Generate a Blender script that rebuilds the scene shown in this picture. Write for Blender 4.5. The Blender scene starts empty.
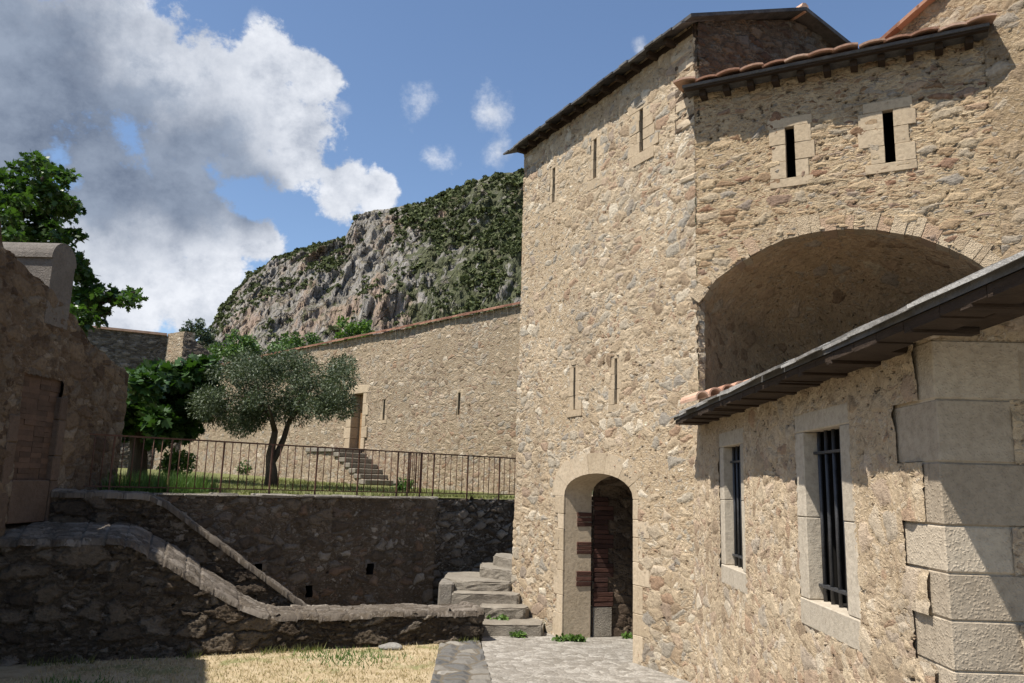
import bpy, bmesh, math, random
import numpy as np
from mathutils import Matrix, Vector
R = math.radians
rng = np.random.default_rng(7)
random.seed(7)
S = bpy.context.scene
COL = S.collection

# ------------------------------------------------------------------ camera model
FPX, CX, CY = 784.1, 512.0, 341.5
EYE = np.array([0, 0, 2.1])
nrm = lambda v: np.array(v, float) / np.linalg.norm(v)
Yc = nrm((13, 144.5, FPX)); Zc = nrm((124, -4266, FPX)); Zc = nrm(Zc - Yc * (Zc @ Yc)); Xc = np.cross(Yc, Zc)
MC = np.stack([Xc, Yc, Zc], 1)
def ray(x, y): return MC.T @ np.array([(x - CX) / FPX, (y - CY) / FPX, 1.0])
def onz(x, y, z):
    d = ray(x, y); return EYE + d * ((z - EYE[2]) / d[2])
def atdepth(x, y, D):
    d = ray(x, y); return EYE + d * (D / d[1])

class Frame:
    """wall frame: X right along the wall, Y into the wall, Z up"""
    def __init__(s, p, az):
        a = R(az); s.p = np.array([p[0], p[1], 0.0]); s.x = np.array([math.sin(a), math.cos(a), 0]); s.y = np.array([-s.x[1], s.x[0], 0])
        s.M = Matrix(((s.x[0], s.y[0], 0, s.p[0]), (s.x[1], s.y[1], 0, s.p[1]), (0, 0, 1, 0), (0, 0, 0, 1)))
    def w(s, u, y, z): return s.p + s.x * u + s.y * y + np.array([0, 0, z])
    def px(s, x, y, off=0):
        d = ray(x, y); t = ((s.p + s.y * off - EYE) @ s.y) / (d @ s.y); P = EYE + d * t
        return ((P - s.p) @ s.x, P[2])

# ------------------------------------------------------------------ node helpers
class NT:
    def __init__(s, tree): s.t = tree; s.n = tree.nodes; s.l = tree.links
    def new(s, typ, **kw):
        nd = s.n.new(typ)
        for k, v in kw.items(): setattr(nd, k, v)
        return nd
    def put(s, sock, v):
        if v is None: return
        if isinstance(v, bpy.types.NodeSocket): s.l.new(v, sock)
        elif isinstance(v, (tuple, list)) and len(v) == 3 and sock.type == 'RGBA': sock.default_value = (*v, 1)
        else: sock.default_value = v
    def m(s, op, a, b=None, c=None, clamp=False):
        nd = s.new('ShaderNodeMath', operation=op, use_clamp=clamp)
        s.put(nd.inputs[0], a); s.put(nd.inputs[1], b); s.put(nd.inputs[2], c)
        return nd.outputs[0]
    def vm(s, op, a, b=None):
        nd = s.new('ShaderNodeVectorMath', operation=op)
        s.put(nd.inputs[0], a); s.put(nd.inputs[1], b)
        return nd.outputs['Value'] if op in ('DISTANCE', 'LENGTH', 'DOT_PRODUCT') else nd.outputs[0]
    def mix(s, f, a, b, mode='MIX'):
        nd = s.new('ShaderNodeMix', data_type='RGBA', blend_type=mode)
        s.put(nd.inputs[0], f); s.put(nd.inputs[6], a); s.put(nd.inputs[7], b)
        return nd.outputs[2]
    def mixf(s, f, a, b):
        nd = s.new('ShaderNodeMix', data_type='FLOAT')
        s.put(nd.inputs[0], f); s.put(nd.inputs[2], a); s.put(nd.inputs[3], b)
        return nd.outputs[0]
    def noise(s, vec, scale, detail=4, rough=.55, dist=0, col=False, dim='3D'):
        nd = s.new('ShaderNodeTexNoise', noise_dimensions=dim)
        s.put(nd.inputs['Vector'], vec); nd.inputs['Scale'].default_value = scale; nd.inputs['Detail'].default_value = detail
        nd.inputs['Roughness'].default_value = rough; nd.inputs['Distortion'].default_value = dist
        return nd.outputs['Color' if col else 'Fac']
    def vor(s, vec, scale, feature='F1', out='Distance', rand=1.0, dim='2D'):
        nd = s.new('ShaderNodeTexVoronoi', feature=feature, voronoi_dimensions=dim)
        s.put(nd.inputs['Vector'], vec); nd.inputs['Scale'].default_value = scale; nd.inputs['Randomness'].default_value = rand
        return nd.outputs[out]
    def ramp(s, f, stops, interp='LINEAR'):
        nd = s.new('ShaderNodeValToRGB'); cr = nd.color_ramp; cr.interpolation = interp
        while len(cr.elements) < len(stops): cr.elements.new(.5)
        for e, (p, c) in zip(cr.elements, stops): e.position = p; e.color = (*c, 1) if len(c) == 3 else c
        s.put(nd.inputs[0], f); return nd.outputs[0]
    def smooth(s, v, a, b):
        nd = s.new('ShaderNodeMapRange', interpolation_type='SMOOTHSTEP')
        s.put(nd.inputs[0], v); s.put(nd.inputs[1], a); s.put(nd.inputs[2], b); return nd.outputs[0]
    def sep(s, v):
        nd = s.new('ShaderNodeSeparateXYZ'); s.put(nd.inputs[0], v); return nd.outputs
    def comb(s, x=0, y=0, z=0):
        nd = s.new('ShaderNodeCombineXYZ'); s.put(nd.inputs[0], x); s.put(nd.inputs[1], y); s.put(nd.inputs[2], z); return nd.outputs[0]
    def scale(s, v, xyz):
        return s.vm('MULTIPLY', v, xyz)

def newmat(name):
    m = bpy.data.materials.new(name); m.use_nodes = True
    nt = NT(m.node_tree); b = nt.n['Principled BSDF']; b.inputs['Specular IOR Level'].default_value = .2
    b.inputs['Roughness'].default_value = .9
    return m, nt, b
def set_disp(m, nt, h, real=True):
    d = nt.new('ShaderNodeDisplacement'); d.inputs['Midlevel'].default_value = 0; d.inputs['Scale'].default_value = 1
    nt.put(d.inputs['Height'], h); nt.l.new(d.outputs[0], nt.n['Material Output'].inputs['Displacement'])
    m.displacement_method = 'BOTH' if real else 'BUMP'

def rubble(name, palette, mortar, s1=5.0, aspect=1.5, cover=.35, amp=.02, zone=None, seed=0.0, dirt=None, grime=0.25, pits=.4, small=.5, mortar2=None, streak=0, dist=1.0):
    """random rubble masonry: stones of three sizes half buried in lime mortar, uv in metres"""
    m, nt, b = newmat(name)
    uv0 = nt.new('ShaderNodeTexCoord').outputs['UV']
    uv = nt.vm('ADD', uv0, (seed * 7.31, seed * 3.17, 0))
    wv = nt.vm('SUBTRACT', nt.noise(uv, 1.3, 3, col=True), (.5, .5, .5))
    wf = nt.vm('SUBTRACT', nt.noise(uv, 7, 5, .7, col=True), (.5, .5, .5))
    p = nt.scale(uv, (1, aspect, 1))
    p = nt.vm('ADD', p, nt.scale(wv, (.35, .35, 0)))
    p = nt.vm('ADD', p, nt.scale(wf, (.15 * 5 / s1, .13 * 5 / s1, 0)))
    def layer(k):
        sc_ = s1 * k
        return nt.sep(nt.vor(p, sc_, out='Color')), nt.m('DIVIDE', nt.vor(p, sc_, 'DISTANCE_TO_EDGE'), sc_)
    (r1, e1), (r2, e2) = layer(1.0), layer(2.13)
    sel = nt.m('LESS_THAN', r1[0], small)
    edge = nt.mixf(sel, e1, nt.m('MINIMUM', e1, e2))
    rc = nt.mixf(sel, r1[1], r2[1]); rh = nt.mixf(sel, r1[2], r2[2]); rb = nt.mixf(sel, r1[0], r2[0])
    big = nt.noise(uv, .5, 4, .6); mid = nt.noise(uv, 4.5, 5, .65); fine = nt.noise(uv, 21, 7, .72); grain = nt.noise(uv, 95, 4, .75)
    thr = nt.m('MULTIPLY_ADD', nt.m('SUBTRACT', big, .5), .09, (cover - .3) * .05)
    thr = nt.m('MULTIPLY_ADD', nt.smooth(rh, .45, 1.0), .05 * cover + .008, thr)
    if zone:
        z0, z1, k = zone
        zz = nt.sep(uv0)[1]
        zz = nt.m('MULTIPLY_ADD', nt.m('SUBTRACT', mid, .5), .9, zz)
        zmask = nt.smooth(zz, z1, z0)
        thr = nt.m('MULTIPLY_ADD', zmask, -k, thr)
    en = nt.m('MULTIPLY_ADD', nt.m('SUBTRACT', fine, .5), .05, edge)
    d_ = nt.m('SUBTRACT', en, thr)
    mask = nt.smooth(d_, -.003, .016)
    bulge = nt.smooth(d_, -.012, .055)
    sc = nt.ramp(rc, palette)
    vv = nt.ramp(fine, [(.3, (.42, .40, .38)), (.45, (.84, .82, .8)), (.6, (1.08, 1.06, 1.02)), (.75, (1.35, 1.32, 1.25))])
    sc = nt.mix(.75, sc, vv, 'MULTIPLY')
    sc = nt.mix(.5, sc, nt.ramp(mid, [(.3, (.6, .57, .54)), (.6, (1.12, 1.1, 1.08))]), 'MULTIPLY')
    mo = nt.mix(nt.smooth(big, .35, .65), mortar, mortar2 or (mortar[0] * .86, mortar[1] * .84, mortar[2] * .8))
    mo = nt.mix(.75, mo, nt.ramp(nt.noise(uv, 30, 7, .75), [(.3, (.4, .37, .34)), (.44, (.85, .83, .8)), (.58, (1.04, 1.03, 1.02)), (.75, (1.3, 1.28, 1.24))]), 'MULTIPLY')
    mo = nt.mix(.4, mo, nt.ramp(mid, [(.35, (.72, .68, .62)), (.6, (1.1, 1.1, 1.1))]), 'MULTIPLY')
    (r3, e3) = layer(4.9)
    gk = nt.m('MULTIPLY', nt.m('GREATER_THAN', r3[0], .42), nt.smooth(nt.m('MULTIPLY_ADD', nt.m('SUBTRACT', fine, .5), .02, e3), .003, .012))
    gcol = nt.mix(.6, nt.ramp(r3[1], palette), vv, 'MULTIPLY')
    mo = nt.mix(nt.m('MULTIPLY', gk, .75), mo, gcol)
    col = nt.mix(mask, mo, sc)
    shade_speck = nt.smooth(nt.noise(nt.scale(uv, (1, 1.5, 1)), 17, 5, .7), .60, .68)
    col = nt.mix(nt.m('MULTIPLY', shade_speck, .45), col, (.10, .075, .052))  # specks of small shadow painted into the masonry colour
    # open joints and small voids have their shadow painted into the colour
    hole = nt.smooth(nt.noise(nt.scale(uv, (1, 1.8, 1)), 9.5, 4, .6), .70 - pits * .13, .76 - pits * .11)
    hole = nt.m('MULTIPLY', hole, nt.smooth(edge, .03, .006))
    col = nt.mix(nt.m('MULTIPLY', hole, .8), col, (.07, .05, .035))
    if grime:
        gv = nt.scale(uv, (1, .4 if not streak else .1, 1))
        g = nt.smooth(nt.noise(gv, 1.1 if not streak else 3.2, 7, .68), .46, .72)
        col = nt.mix(nt.m('MULTIPLY', g, grime), col, dirt or (.13, .10, .07))
    nt.put(b.inputs['Base Color'], col); b.inputs['Roughness'].default_value = .95
    h = nt.m('MULTIPLY', nt.m('MULTIPLY', bulge, mask), nt.m('MULTIPLY_ADD', rb, amp * .8, amp * .4))
    h = nt.m('MULTIPLY_ADD', hole, -amp * 1.6, h)
    h = nt.m('MULTIPLY_ADD', shade_speck, -amp * .8, h)
    h = nt.m('MULTIPLY_ADD', nt.m('MULTIPLY', gk, nt.m('SUBTRACT', 1.0, mask)), amp * .35, h)
    h = nt.m('MULTIPLY_ADD', mid, amp * 1.1, h)
    h = nt.m('MULTIPLY_ADD', fine, amp * 1.0, h)
    h = nt.m('MULTIPLY_ADD', grain, amp * .22, h)
    h = nt.m('SUBTRACT', h, amp * 1.55)
    set_disp(m, nt, h)
    return m

def blockstone(name, lo, hi, grime=.2, rough_amp=.006, pit=0.0, tint=None, rnd=.35):
    """dressed stone, each block (mesh island) its own tone"""
    m, nt, b = newmat(name)
    oc = nt.new('ShaderNodeTexCoord').outputs['Object']
    geo = nt.new('ShaderNodeNewGeometry'); ri = geo.outputs['Random Per Island']
    n1 = nt.noise(oc, 3, 5, .6); n2 = nt.noise(oc, 22, 6, .65); n3 = nt.noise(oc, 70, 4, .7)
    f = nt.m('ADD', nt.m('MULTIPLY', ri, rnd), nt.m('MULTIPLY', n1, 1.0 - rnd))
    col = nt.ramp(f, [(.25, lo), (.65, hi)])
    col = nt.mix(.5, col, nt.ramp(n2, [(.3, (.5, .48, .46)), (.55, (1, 1, 1)), (.8, (1.12, 1.1, 1.06))]), 'MULTIPLY')
    if tint: col = nt.mix(nt.smooth(nt.m('FRACT', nt.m('MULTIPLY', ri, 7.7)), .72, .8), col, tint)
    g = nt.smooth(nt.noise(nt.scale(oc, (1, 1, .4)), 2.2, 6, .68), .5, .78)
    col = nt.mix(nt.m('MULTIPLY', g, grime), col, (.12, .1, .08))
    nt.put(b.inputs['Base Color'], col)
    h = nt.m('MULTIPLY_ADD', n2, rough_amp, nt.m('MULTIPLY', n3, rough_amp * .35))
    if pit:
        v = nt.vor(nt.vm('ADD', oc, nt.scale(nt.noise(oc, 30, 2, col=True), (.03, .03, .03))), 62, out='Distance', dim='3D')
        h = nt.m('MULTIPLY_ADD', nt.smooth(v, .1, .55), -pit, h)
        h = nt.m('MULTIPLY_ADD', nt.noise(oc, 16, 5), pit * .5, h)
    set_disp(m, nt, h, False)
    return m

def simple(name, lo, hi, scale=8, rough=.85, bump=.004, stretch=(1, 1, 1), spec=.2, metal=0, detail=6, island=0):
    m, nt, b = newmat(name)
    oc = nt.new('ShaderNodeTexCoord').outputs['Object']
    v = nt.scale(oc, stretch)
    n1 = nt.noise(v, scale, detail, .62); n2 = nt.noise(v, scale * 6, 4, .65)
    f = nt.m('MULTIPLY_ADD', n2, .35, nt.m('MULTIPLY', n1, .65))
    if island:
        ri = nt.new('ShaderNodeNewGeometry').outputs['Random Per Island']
        f = nt.m('MULTIPLY_ADD', nt.m('SUBTRACT', ri, .5), island, f)
    nt.put(b.inputs['Base Color'], nt.ramp(f, [(.3, lo), (.7, hi)]))
    b.inputs['Roughness'].default_value = rough; b.inputs['Specular IOR Level'].default_value = spec; b.inputs['Metallic'].default_value = metal
    set_disp(m, nt, nt.m('MULTIPLY', f, bump * 3), False)
    return m

def leafmat(name, lo, hi, trans=.3, rough=.5, spec=.35):
    m, nt, b = newmat(name)
    ri = nt.new('ShaderNodeNewGeometry').outputs['Random Per Island']
    oc = nt.new('ShaderNodeTexCoord').outputs['Object']
    f = nt.m('ADD', nt.m('MULTIPLY', ri, .6), nt.m('MULTIPLY', nt.noise(oc, 1.3, 3), .4))
    col = nt.ramp(f, [(.15, lo), (.8, hi)])
    nt.put(b.inputs['Base Color'], col); b.inputs['Roughness'].default_value = rough; b.inputs['Specular IOR Level'].default_value = spec
    tr = nt.new('ShaderNodeBsdfTranslucent'); nt.put(tr.inputs[0], nt.mix(1, col, (1.1, 1.25, .55), 'MULTIPLY'))
    mx = nt.new('ShaderNodeMixShader'); mx.inputs[0].default_value = trans
    nt.l.new(b.outputs[0], mx.inputs[1]); nt.l.new(tr.outputs[0], mx.inputs[2]); nt.l.new(mx.outputs[0], nt.n['Material Output'].inputs['Surface'])
    return m

# ------------------------------------------------------------------ mesh helpers
def mesh_np(name, V, faces, uv=None, smooth=False):
    me = bpy.data.meshes.new(name); V = np.asarray(V, np.float32); F = np.asarray(faces, np.int32)
    k = F.shape[1]; n = len(F)
    me.vertices.add(len(V)); me.vertices.foreach_set('co', V.ravel())
    me.loops.add(n * k); me.loops.foreach_set('vertex_index', F.ravel())
    me.polygons.add(n); me.polygons.foreach_set('loop_start', np.arange(0, n * k, k, dtype=np.int32)); me.polygons.foreach_set('loop_total', np.full(n, k, np.int32))
    if smooth: me.polygons.foreach_set('use_smooth', np.ones(n, bool))
    if uv is not None:
        l = me.uv_layers.new(name='UVMap'); l.data.foreach_set('uv', np.asarray(uv, np.float32)[F.ravel()].ravel())
    me.update(calc_edges=True); me.validate()
    return me

def link(name, me, mat, parent=None, M=None):
    o = bpy.data.objects.new(name, me); COL.objects.link(o)
    if mat is not None and me is not None:
        for mm in (mat if isinstance(mat, (list, tuple)) else [mat]): me.materials.append(mm)
    M = M or Matrix.Identity(4)
    if parent:
        o.parent = parent; o.matrix_basis = wm(parent).inverted() @ M
    else: o.matrix_basis = M
    return o
def wm(o): return (wm(o.parent) @ o.matrix_basis) if o.parent else o.matrix_basis.copy()
def thing(name, label, cat, loc=(0, 0, 0), group=None):
    o = bpy.data.objects.new(name, None); COL.objects.link(o); o.matrix_basis = Matrix.Translation(Vector(loc)); o.empty_display_size = .2
    o['label'] = label; o['category'] = cat
    if group: o['group'] = group
    return o
def tag(o, label=None, cat=None, group=None, kind=None):
    if label: o['label'] = label
    if cat: o['category'] = cat
    if group: o['group'] = group
    if kind: o['kind'] = kind
    return o

class MB:
    """collects polygons of ONE mesh"""
    def __init__(s): s.v = []; s.f = []
    def add(s, vs, fs):
        k = len(s.v); s.v += [tuple(map(float, v)) for v in vs]; s.f += [tuple(i + k for i in f) for f in fs]; return s
    def box(s, x0, x1, y0, y1, z0, z1, j=0, ch=0.0):
        """box, optionally chamfered and jittered so that its edges are worn"""
        if ch <= 0:
            vs = [(x, y, z) for x in (x0, x1) for y in (y0, y1) for z in (z0, z1)]
            fs = [(0, 1, 3, 2), (4, 6, 7, 5), (0, 4, 5, 1), (2, 3, 7, 6), (0, 2, 6, 4), (1, 5, 7, 3)]
        else:
            bm = bmesh.new(); bmesh.ops.create_cube(bm, size=1)
            for v in bm.verts: v.co = Vector(((x0 + x1) / 2 + v.co.x * (x1 - x0), (y0 + y1) / 2 + v.co.y * (y1 - y0), (z0 + z1) / 2 + v.co.z * (z1 - z0)))
            bmesh.ops.bevel(bm, geom=bm.edges[:], offset=min(ch, .45 * min(x1 - x0, y1 - y0, z1 - z0)), segments=1, affect='EDGES')
            bm.verts.index_update(); vs = [tuple(v.co) for v in bm.verts]; fs = [tuple(v.index for v in f.verts) for f in bm.faces]; bm.free()
        if j: vs = [tuple(c + random.uniform(-j, j) for c in v) for v in vs]
        return s.add(vs, fs)
    def prism(s, prof, y0, y1):
        """polygon prof [(x,z)] (counter-clockwise seen from -y) extruded from y0 to y1"""
        n = len(prof)
        return s.add([(x, y0, z) for x, z in prof] + [(x, y1, z) for x, z in prof], [tuple(range(n)), tuple(range(2 * n - 1, n - 1, -1))] + [(i, i + n, (i + 1) % n + n, (i + 1) % n) for i in range(n)])
    def tube(s, pts, rad, n=6, cap=True):
        pts = [Vector(p) for p in pts]; rad = rad if isinstance(rad, (list, tuple)) else [rad] * len(pts)
        vs = []; fs = []
        for i, p in enumerate(pts):
            t = (pts[min(i + 1, len(pts) - 1)] - pts[max(i - 1, 0)]).normalized()
            a = t.orthogonal().normalized() if i == 0 else (a - t * a.dot(t)).normalized()
            bb = t.cross(a)
            for k in range(n):
                q = 2 * math.pi * k / n; vs.append(p + (a * math.cos(q) + bb * math.sin(q)) * rad[i])
        for i in range(len(pts) - 1):
            for k in range(n): fs.append((i * n + k, i * n + (k + 1) % n, (i + 1) * n + (k + 1) % n, (i + 1) * n + k))
        if cap: fs += [tuple(range(n - 1, -1, -1)), tuple(range((len(pts) - 1) * n, len(pts) * n))]
        return s.add(vs, fs)
    def mesh(s, name, smooth=False):
        me = bpy.data.meshes.new(name); me.from_pydata(s.v, [], s.f)
        if smooth: me.polygons.foreach_set('use_smooth', np.ones(len(me.polygons), bool))
        me.update(); return me
    def build(s, name, mat, parent=None, M=None, smooth=False): return link(name, s.mesh(name, smooth), mat, parent, M)

def wall_mesh(name, u0, u1, z0, ztop, res, holes=(), T=.6, back=True, wob=.012, ends=(True, True)):
    """front face as a dense grid (metres in uv) with openings, closed by edge strips and a back face"""
    zt = ztop if callable(ztop) else (lambda u: ztop + 0 * u)
    nu = max(2, int((u1 - u0) / res)); us = np.linspace(u0, u1, nu + 1)
    tops = np.array([float(zt(u)) for u in us]); nz = max(2, int((tops.max() - z0) / res))
    U = np.repeat(us[:, None], nz + 1, 1); t = np.linspace(0, 1, nz + 1)[None, :]
    Z = z0 + (tops[:, None] - z0) * t
    idx = np.arange((nu + 1) * (nz + 1)).reshape(nu + 1, nz + 1)
    F = np.stack([idx[:-1, :-1], idx[1:, :-1], idx[1:, 1:], idx[:-1, 1:]], -1).reshape(-1, 4)
    uc = .25 * (U[:-1, :-1] + U[1:, :-1] + U[1:, 1:] + U[:-1, 1:]).ravel(); zc = .25 * (Z[:-1, :-1] + Z[1:, :-1] + Z[1:, 1:] + Z[:-1, 1:]).ravel()
    keep = np.ones(len(F), bool)
    for h in holes: keep &= ~h(uc, zc)
    F = F[keep]
    V = np.stack([U.ravel(), np.zeros(U.size), Z.ravel()], 1)
    # slow unevenness of an old wall
    V[:, 1] = wob * (np.sin(V[:, 0] * 1.9 + V[:, 2] * .7) + np.sin(V[:, 2] * 2.3 - V[:, 0] * .8 + 1.3)) * .5
    UV = np.stack([U.ravel(), Z.ravel()], 1)
    VB = [V]; UB = [UV]; FB = [F]; k = len(V)
    def strip(P, uvoff):
        nonlocal k
        P = np.asarray(P); n = len(P); nd = max(1, int(T / (res * 3)))
        ys = np.linspace(0, T, nd + 1)
        vv = np.concatenate([P + np.array([0, y, 0]) * 1.0 for y in ys]); 
        uu = np.concatenate([np.stack([P[:, 0] + (y if uvoff else 0), P[:, 2] + (0 if uvoff else y)], 1) for y in ys])
        ii = np.arange((nd + 1) * n).reshape(nd + 1, n) + k
        ff = np.stack([ii[:-1, :-1], ii[1:, :-1], ii[1:, 1:], ii[:-1, 1:]], -1).reshape(-1, 4)
        VB.append(vv); UB.append(uu); FB.append(ff); k += len(vv)
    g = V.reshape(nu + 1, nz + 1, 3)
    strip(g[::-1, -1][::2] if nu > 8 else g[::-1, -1], False)       # top
    if ends[1]: strip(g[-1, ::-1], True)
    if ends[0]: strip(g[0, :], True)
    for q_ in range(1, len(FB)): FB[q_] = FB[q_][:, ::-1]
    if back:
        b = np.array([(u0, T, z0), (u1, T, z0), (u1, T, tops[-1]), (u0, T, tops[0])]); VB.append(b); UB.append(b[:, [0, 2]]); FB.append(np.array([[3, 2, 1, 0]]) + k); k += 4
    return mesh_np(name, np.concatenate(VB), np.concatenate(FB), np.concatenate(UB), smooth=True)
def rect(a, b, c, d): return lambda u, z: (u > a) & (u < b) & (z > c) & (z < d)

def slot_frame(u0, u1, z0, z1, w, h_sill, h_lin, n=3, depth=.4, proud=.002):
    """dressed stones round a slit or window: jambs in n courses with uneven widths, lintel, sill; blocks end to end"""
    mb = MB(); g = .0012
    zs = [z0 + (z1 - z0) * i / n for i in range(n + 1)]
    for i in range(n):
        for sgn in (-1, 1):
            ww = w * random.uniform(.75, 1.4)
            a, b = (u0 - ww, u0) if sgn < 0 else (u1, u1 + ww)
            mb.box(a, b, -proud + random.uniform(-.004, .004), depth, zs[i] + g, zs[i + 1] - g, .002, .004)
    ws = w * random.uniform(.9, 1.3)
    mb.box(u0 - ws, u1 + ws, -proud - .003, depth, z0 - h_sill, z0 - g, .002, .005)
    ws = w * random.uniform(.9, 1.3)
    mb.box(u0 - ws, u1 + ws, -proud, depth, z1 + g, z1 + h_lin, .002, .005)
    return mb

# ------------------------------------------------------------------ materials
warm = [(0.0, (.25, .185, .125)), (.16, (.38, .30, .205)), (.34, (.47, .385, .275)), (.5, (.42, .345, .25)), (.64, (.36, .32, .255)), (.76, (.29, .265, .225)), (.85, (.33, .225, .15)), (.93, (.51, .445, .345)), (1.0, (.58, .52, .42))]
M_tower = rubble('tower_rubble', warm, (.47, .375, .262), 5.3, 1.4, .26, .017, zone=(.3, 2.2, .01), seed=1, grime=.3, pits=.8, small=.62)
M_towerD = rubble('tower_rubble_upper', [(0, (.20, .125, .075)), (.2, (.35, .255, .16)), (.45, (.44, .34, .22)), (.62, (.39, .315, .215)), (.78, (.28, .25, .21)), (.88, (.24, .14, .088)), (1, (.48, .40, .285))], (.44, .345, .228), 4.6, 2.3, .4, .024, seed=2, grime=.3, pits=.9, small=.6)
M_annex = rubble('annex_rubble', [(0, (.30, .23, .16)), (.3, (.46, .37, .26)), (.55, (.52, .43, .31)), (.72, (.40, .35, .285)), (.86, (.38, .27, .185)), (1, (.58, .51, .405))], (.52, .42, .30), 5.2, 1.35, .45, .015, zone=(1.2, 2.1, .02), seed=3, grime=.25, pits=.8, small=.6)
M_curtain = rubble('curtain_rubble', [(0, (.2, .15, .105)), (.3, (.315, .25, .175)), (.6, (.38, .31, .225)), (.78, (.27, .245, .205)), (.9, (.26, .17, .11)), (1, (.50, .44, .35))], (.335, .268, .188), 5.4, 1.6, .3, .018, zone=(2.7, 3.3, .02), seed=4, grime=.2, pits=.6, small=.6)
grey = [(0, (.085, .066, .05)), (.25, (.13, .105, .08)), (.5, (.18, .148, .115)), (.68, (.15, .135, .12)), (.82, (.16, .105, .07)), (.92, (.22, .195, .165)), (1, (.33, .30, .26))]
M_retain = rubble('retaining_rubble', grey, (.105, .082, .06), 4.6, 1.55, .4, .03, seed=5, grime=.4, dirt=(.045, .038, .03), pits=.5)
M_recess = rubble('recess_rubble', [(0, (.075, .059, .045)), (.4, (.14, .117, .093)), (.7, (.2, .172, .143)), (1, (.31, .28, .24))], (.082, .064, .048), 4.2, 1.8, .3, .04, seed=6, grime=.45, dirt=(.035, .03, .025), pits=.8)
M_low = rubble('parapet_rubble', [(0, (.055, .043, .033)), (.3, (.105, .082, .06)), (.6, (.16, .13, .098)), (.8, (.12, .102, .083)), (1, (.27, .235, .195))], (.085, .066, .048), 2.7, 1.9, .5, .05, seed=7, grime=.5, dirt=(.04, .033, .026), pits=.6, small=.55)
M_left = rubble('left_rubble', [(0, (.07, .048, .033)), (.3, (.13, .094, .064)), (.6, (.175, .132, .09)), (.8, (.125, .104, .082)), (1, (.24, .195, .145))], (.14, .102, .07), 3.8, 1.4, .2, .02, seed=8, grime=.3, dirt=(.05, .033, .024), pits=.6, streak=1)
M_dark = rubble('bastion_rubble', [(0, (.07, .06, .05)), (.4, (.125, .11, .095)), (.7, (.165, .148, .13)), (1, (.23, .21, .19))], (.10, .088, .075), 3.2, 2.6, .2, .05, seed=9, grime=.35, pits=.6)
M_gable = rubble('gable_rubble', [(0, (.07, .045, .032)), (.3, (.115, .085, .06)), (.6, (.14, .108, .078)), (.8, (.105, .098, .09)), (1, (.19, .165, .125))], (.095, .072, .05), 4.2, 2.0, .3, .034, seed=10, grime=.4, dirt=(.05, .04, .03))
M_vault = rubble('vault_rubble', [(0, (.25, .165, .10)), (.3, (.47, .325, .20)), (.6, (.54, .385, .24)), (.8, (.38, .31, .235)), (1, (.57, .45, .3))], (.51, .365, .225), 4.4, 1.2, .8, .024, seed=11, grime=.4, pits=.7)
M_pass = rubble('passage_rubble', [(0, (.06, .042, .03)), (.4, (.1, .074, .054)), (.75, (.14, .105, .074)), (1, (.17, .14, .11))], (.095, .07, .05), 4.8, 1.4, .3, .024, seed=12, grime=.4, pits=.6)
M_lime = blockstone('dressed_limestone', (.35, .275, .185), (.475, .385, .275), .24)
M_slitstone = blockstone('slit_stones', (.345, .265, .175), (.43, .34, .232), .24, rnd=.2)
M_win = blockstone('window_stone', (.37, .32, .25), (.47, .41, .325), .26)
M_quoin = blockstone('pitted_quoins', (.30, .245, .18), (.44, .37, .28), .28, .005, .002, rnd=.5)
M_niche = blockstone('niche_stone', (.07, .048, .035), (.12, .085, .062), .4, .012, .004)
M_crossw = blockstone('cross_wall_stone', (.10, .085, .07), (.17, .15, .13), .15, .014, .006)
M_step = blockstone('step_stone', (.15, .128, .1), (.27, .24, .195), .5, .012, .006)
M_cope = blockstone('coping_stone', (.13, .115, .095), (.25, .225, .19), .45, .014, .01)
M_greyblock = blockstone('grey_block', (.16, .15, .135), (.27, .255, .23), .4, .012, .006)
M_voussoir = blockstone('rough_voussoirs', (.32, .24, .155), (.45, .355, .24), .25, .012, .006, tint=(.36, .25, .165))
M_slate = simple('roof_slate', (.035, .033, .033), (.13, .125, .118), 5, .7, .006, island=.25)
M_slatepale = simple('weathered_slate', (.16, .15, .135), (.36, .345, .32), 9, .8, .006, island=.4)
M_wood = simple('old_beam_wood', (.018, .012, .008), (.055, .037, .025), 6, .85, .005, (1, 1, 6))
M_terra = simple('terracotta', (.33, .175, .115), (.54, .36, .26), 5, .85, .005, island=.7)
M_nichebrick = simple('brown_niche_brick', (.06, .041, .03), (.115, .074, .052), 4, .9, .006, island=.35)  # dark brown brick, toned close to the wall around it
M_terradark = simple('weathered_terracotta', (.16, .075, .048), (.30, .16, .105), 5, .85, .005, island=.7)
M_brick = simple('old_brick', (.04, .02, .016), (.085, .04, .029), 9, .9, .006, island=.6)
M_oak = simple('door_planks', (.2, .115, .055), (.36, .22, .11), 4, .7, .004, (1, 1, 9), island=.2)
M_iron = simple('dark_iron', (.03, .031, .034), (.085, .085, .09), 14, .5, .002, spec=.5, metal=.4)
M_rust = simple('rusty_iron', (.055, .03, .022), (.14, .07, .045), 20, .75, .002)
M_black = simple('dark_interior', (.008, .007, .006), (.016, .014, .012), 5, 1, .001)
M_bark = simple('bark', (.03, .022, .016), (.085, .064, .047), 12, .95, .02, (1, 1, .3))
M_olive = leafmat('olive_leaf', (.022, .036, .016), (.105, .13, .066), .14, .55)
M_fig = leafmat('fig_leaf', (.016, .04, .01), (.045, .095, .02), .25, .5)
M_big = leafmat('broad_leaf', (.018, .042, .009), (.06, .115, .024), .35, .4, .4)
M_green = leafmat('green_leaf', (.04, .08, .02), (.10, .165, .045), .25)
M_pine = leafmat('feathery_leaf', (.035, .055, .03), (.085, .115, .06), .15)
M_scrub = leafmat('scrub_leaf', (.028, .038, .018), (.12, .135, .062), .1, .8, .05)
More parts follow.
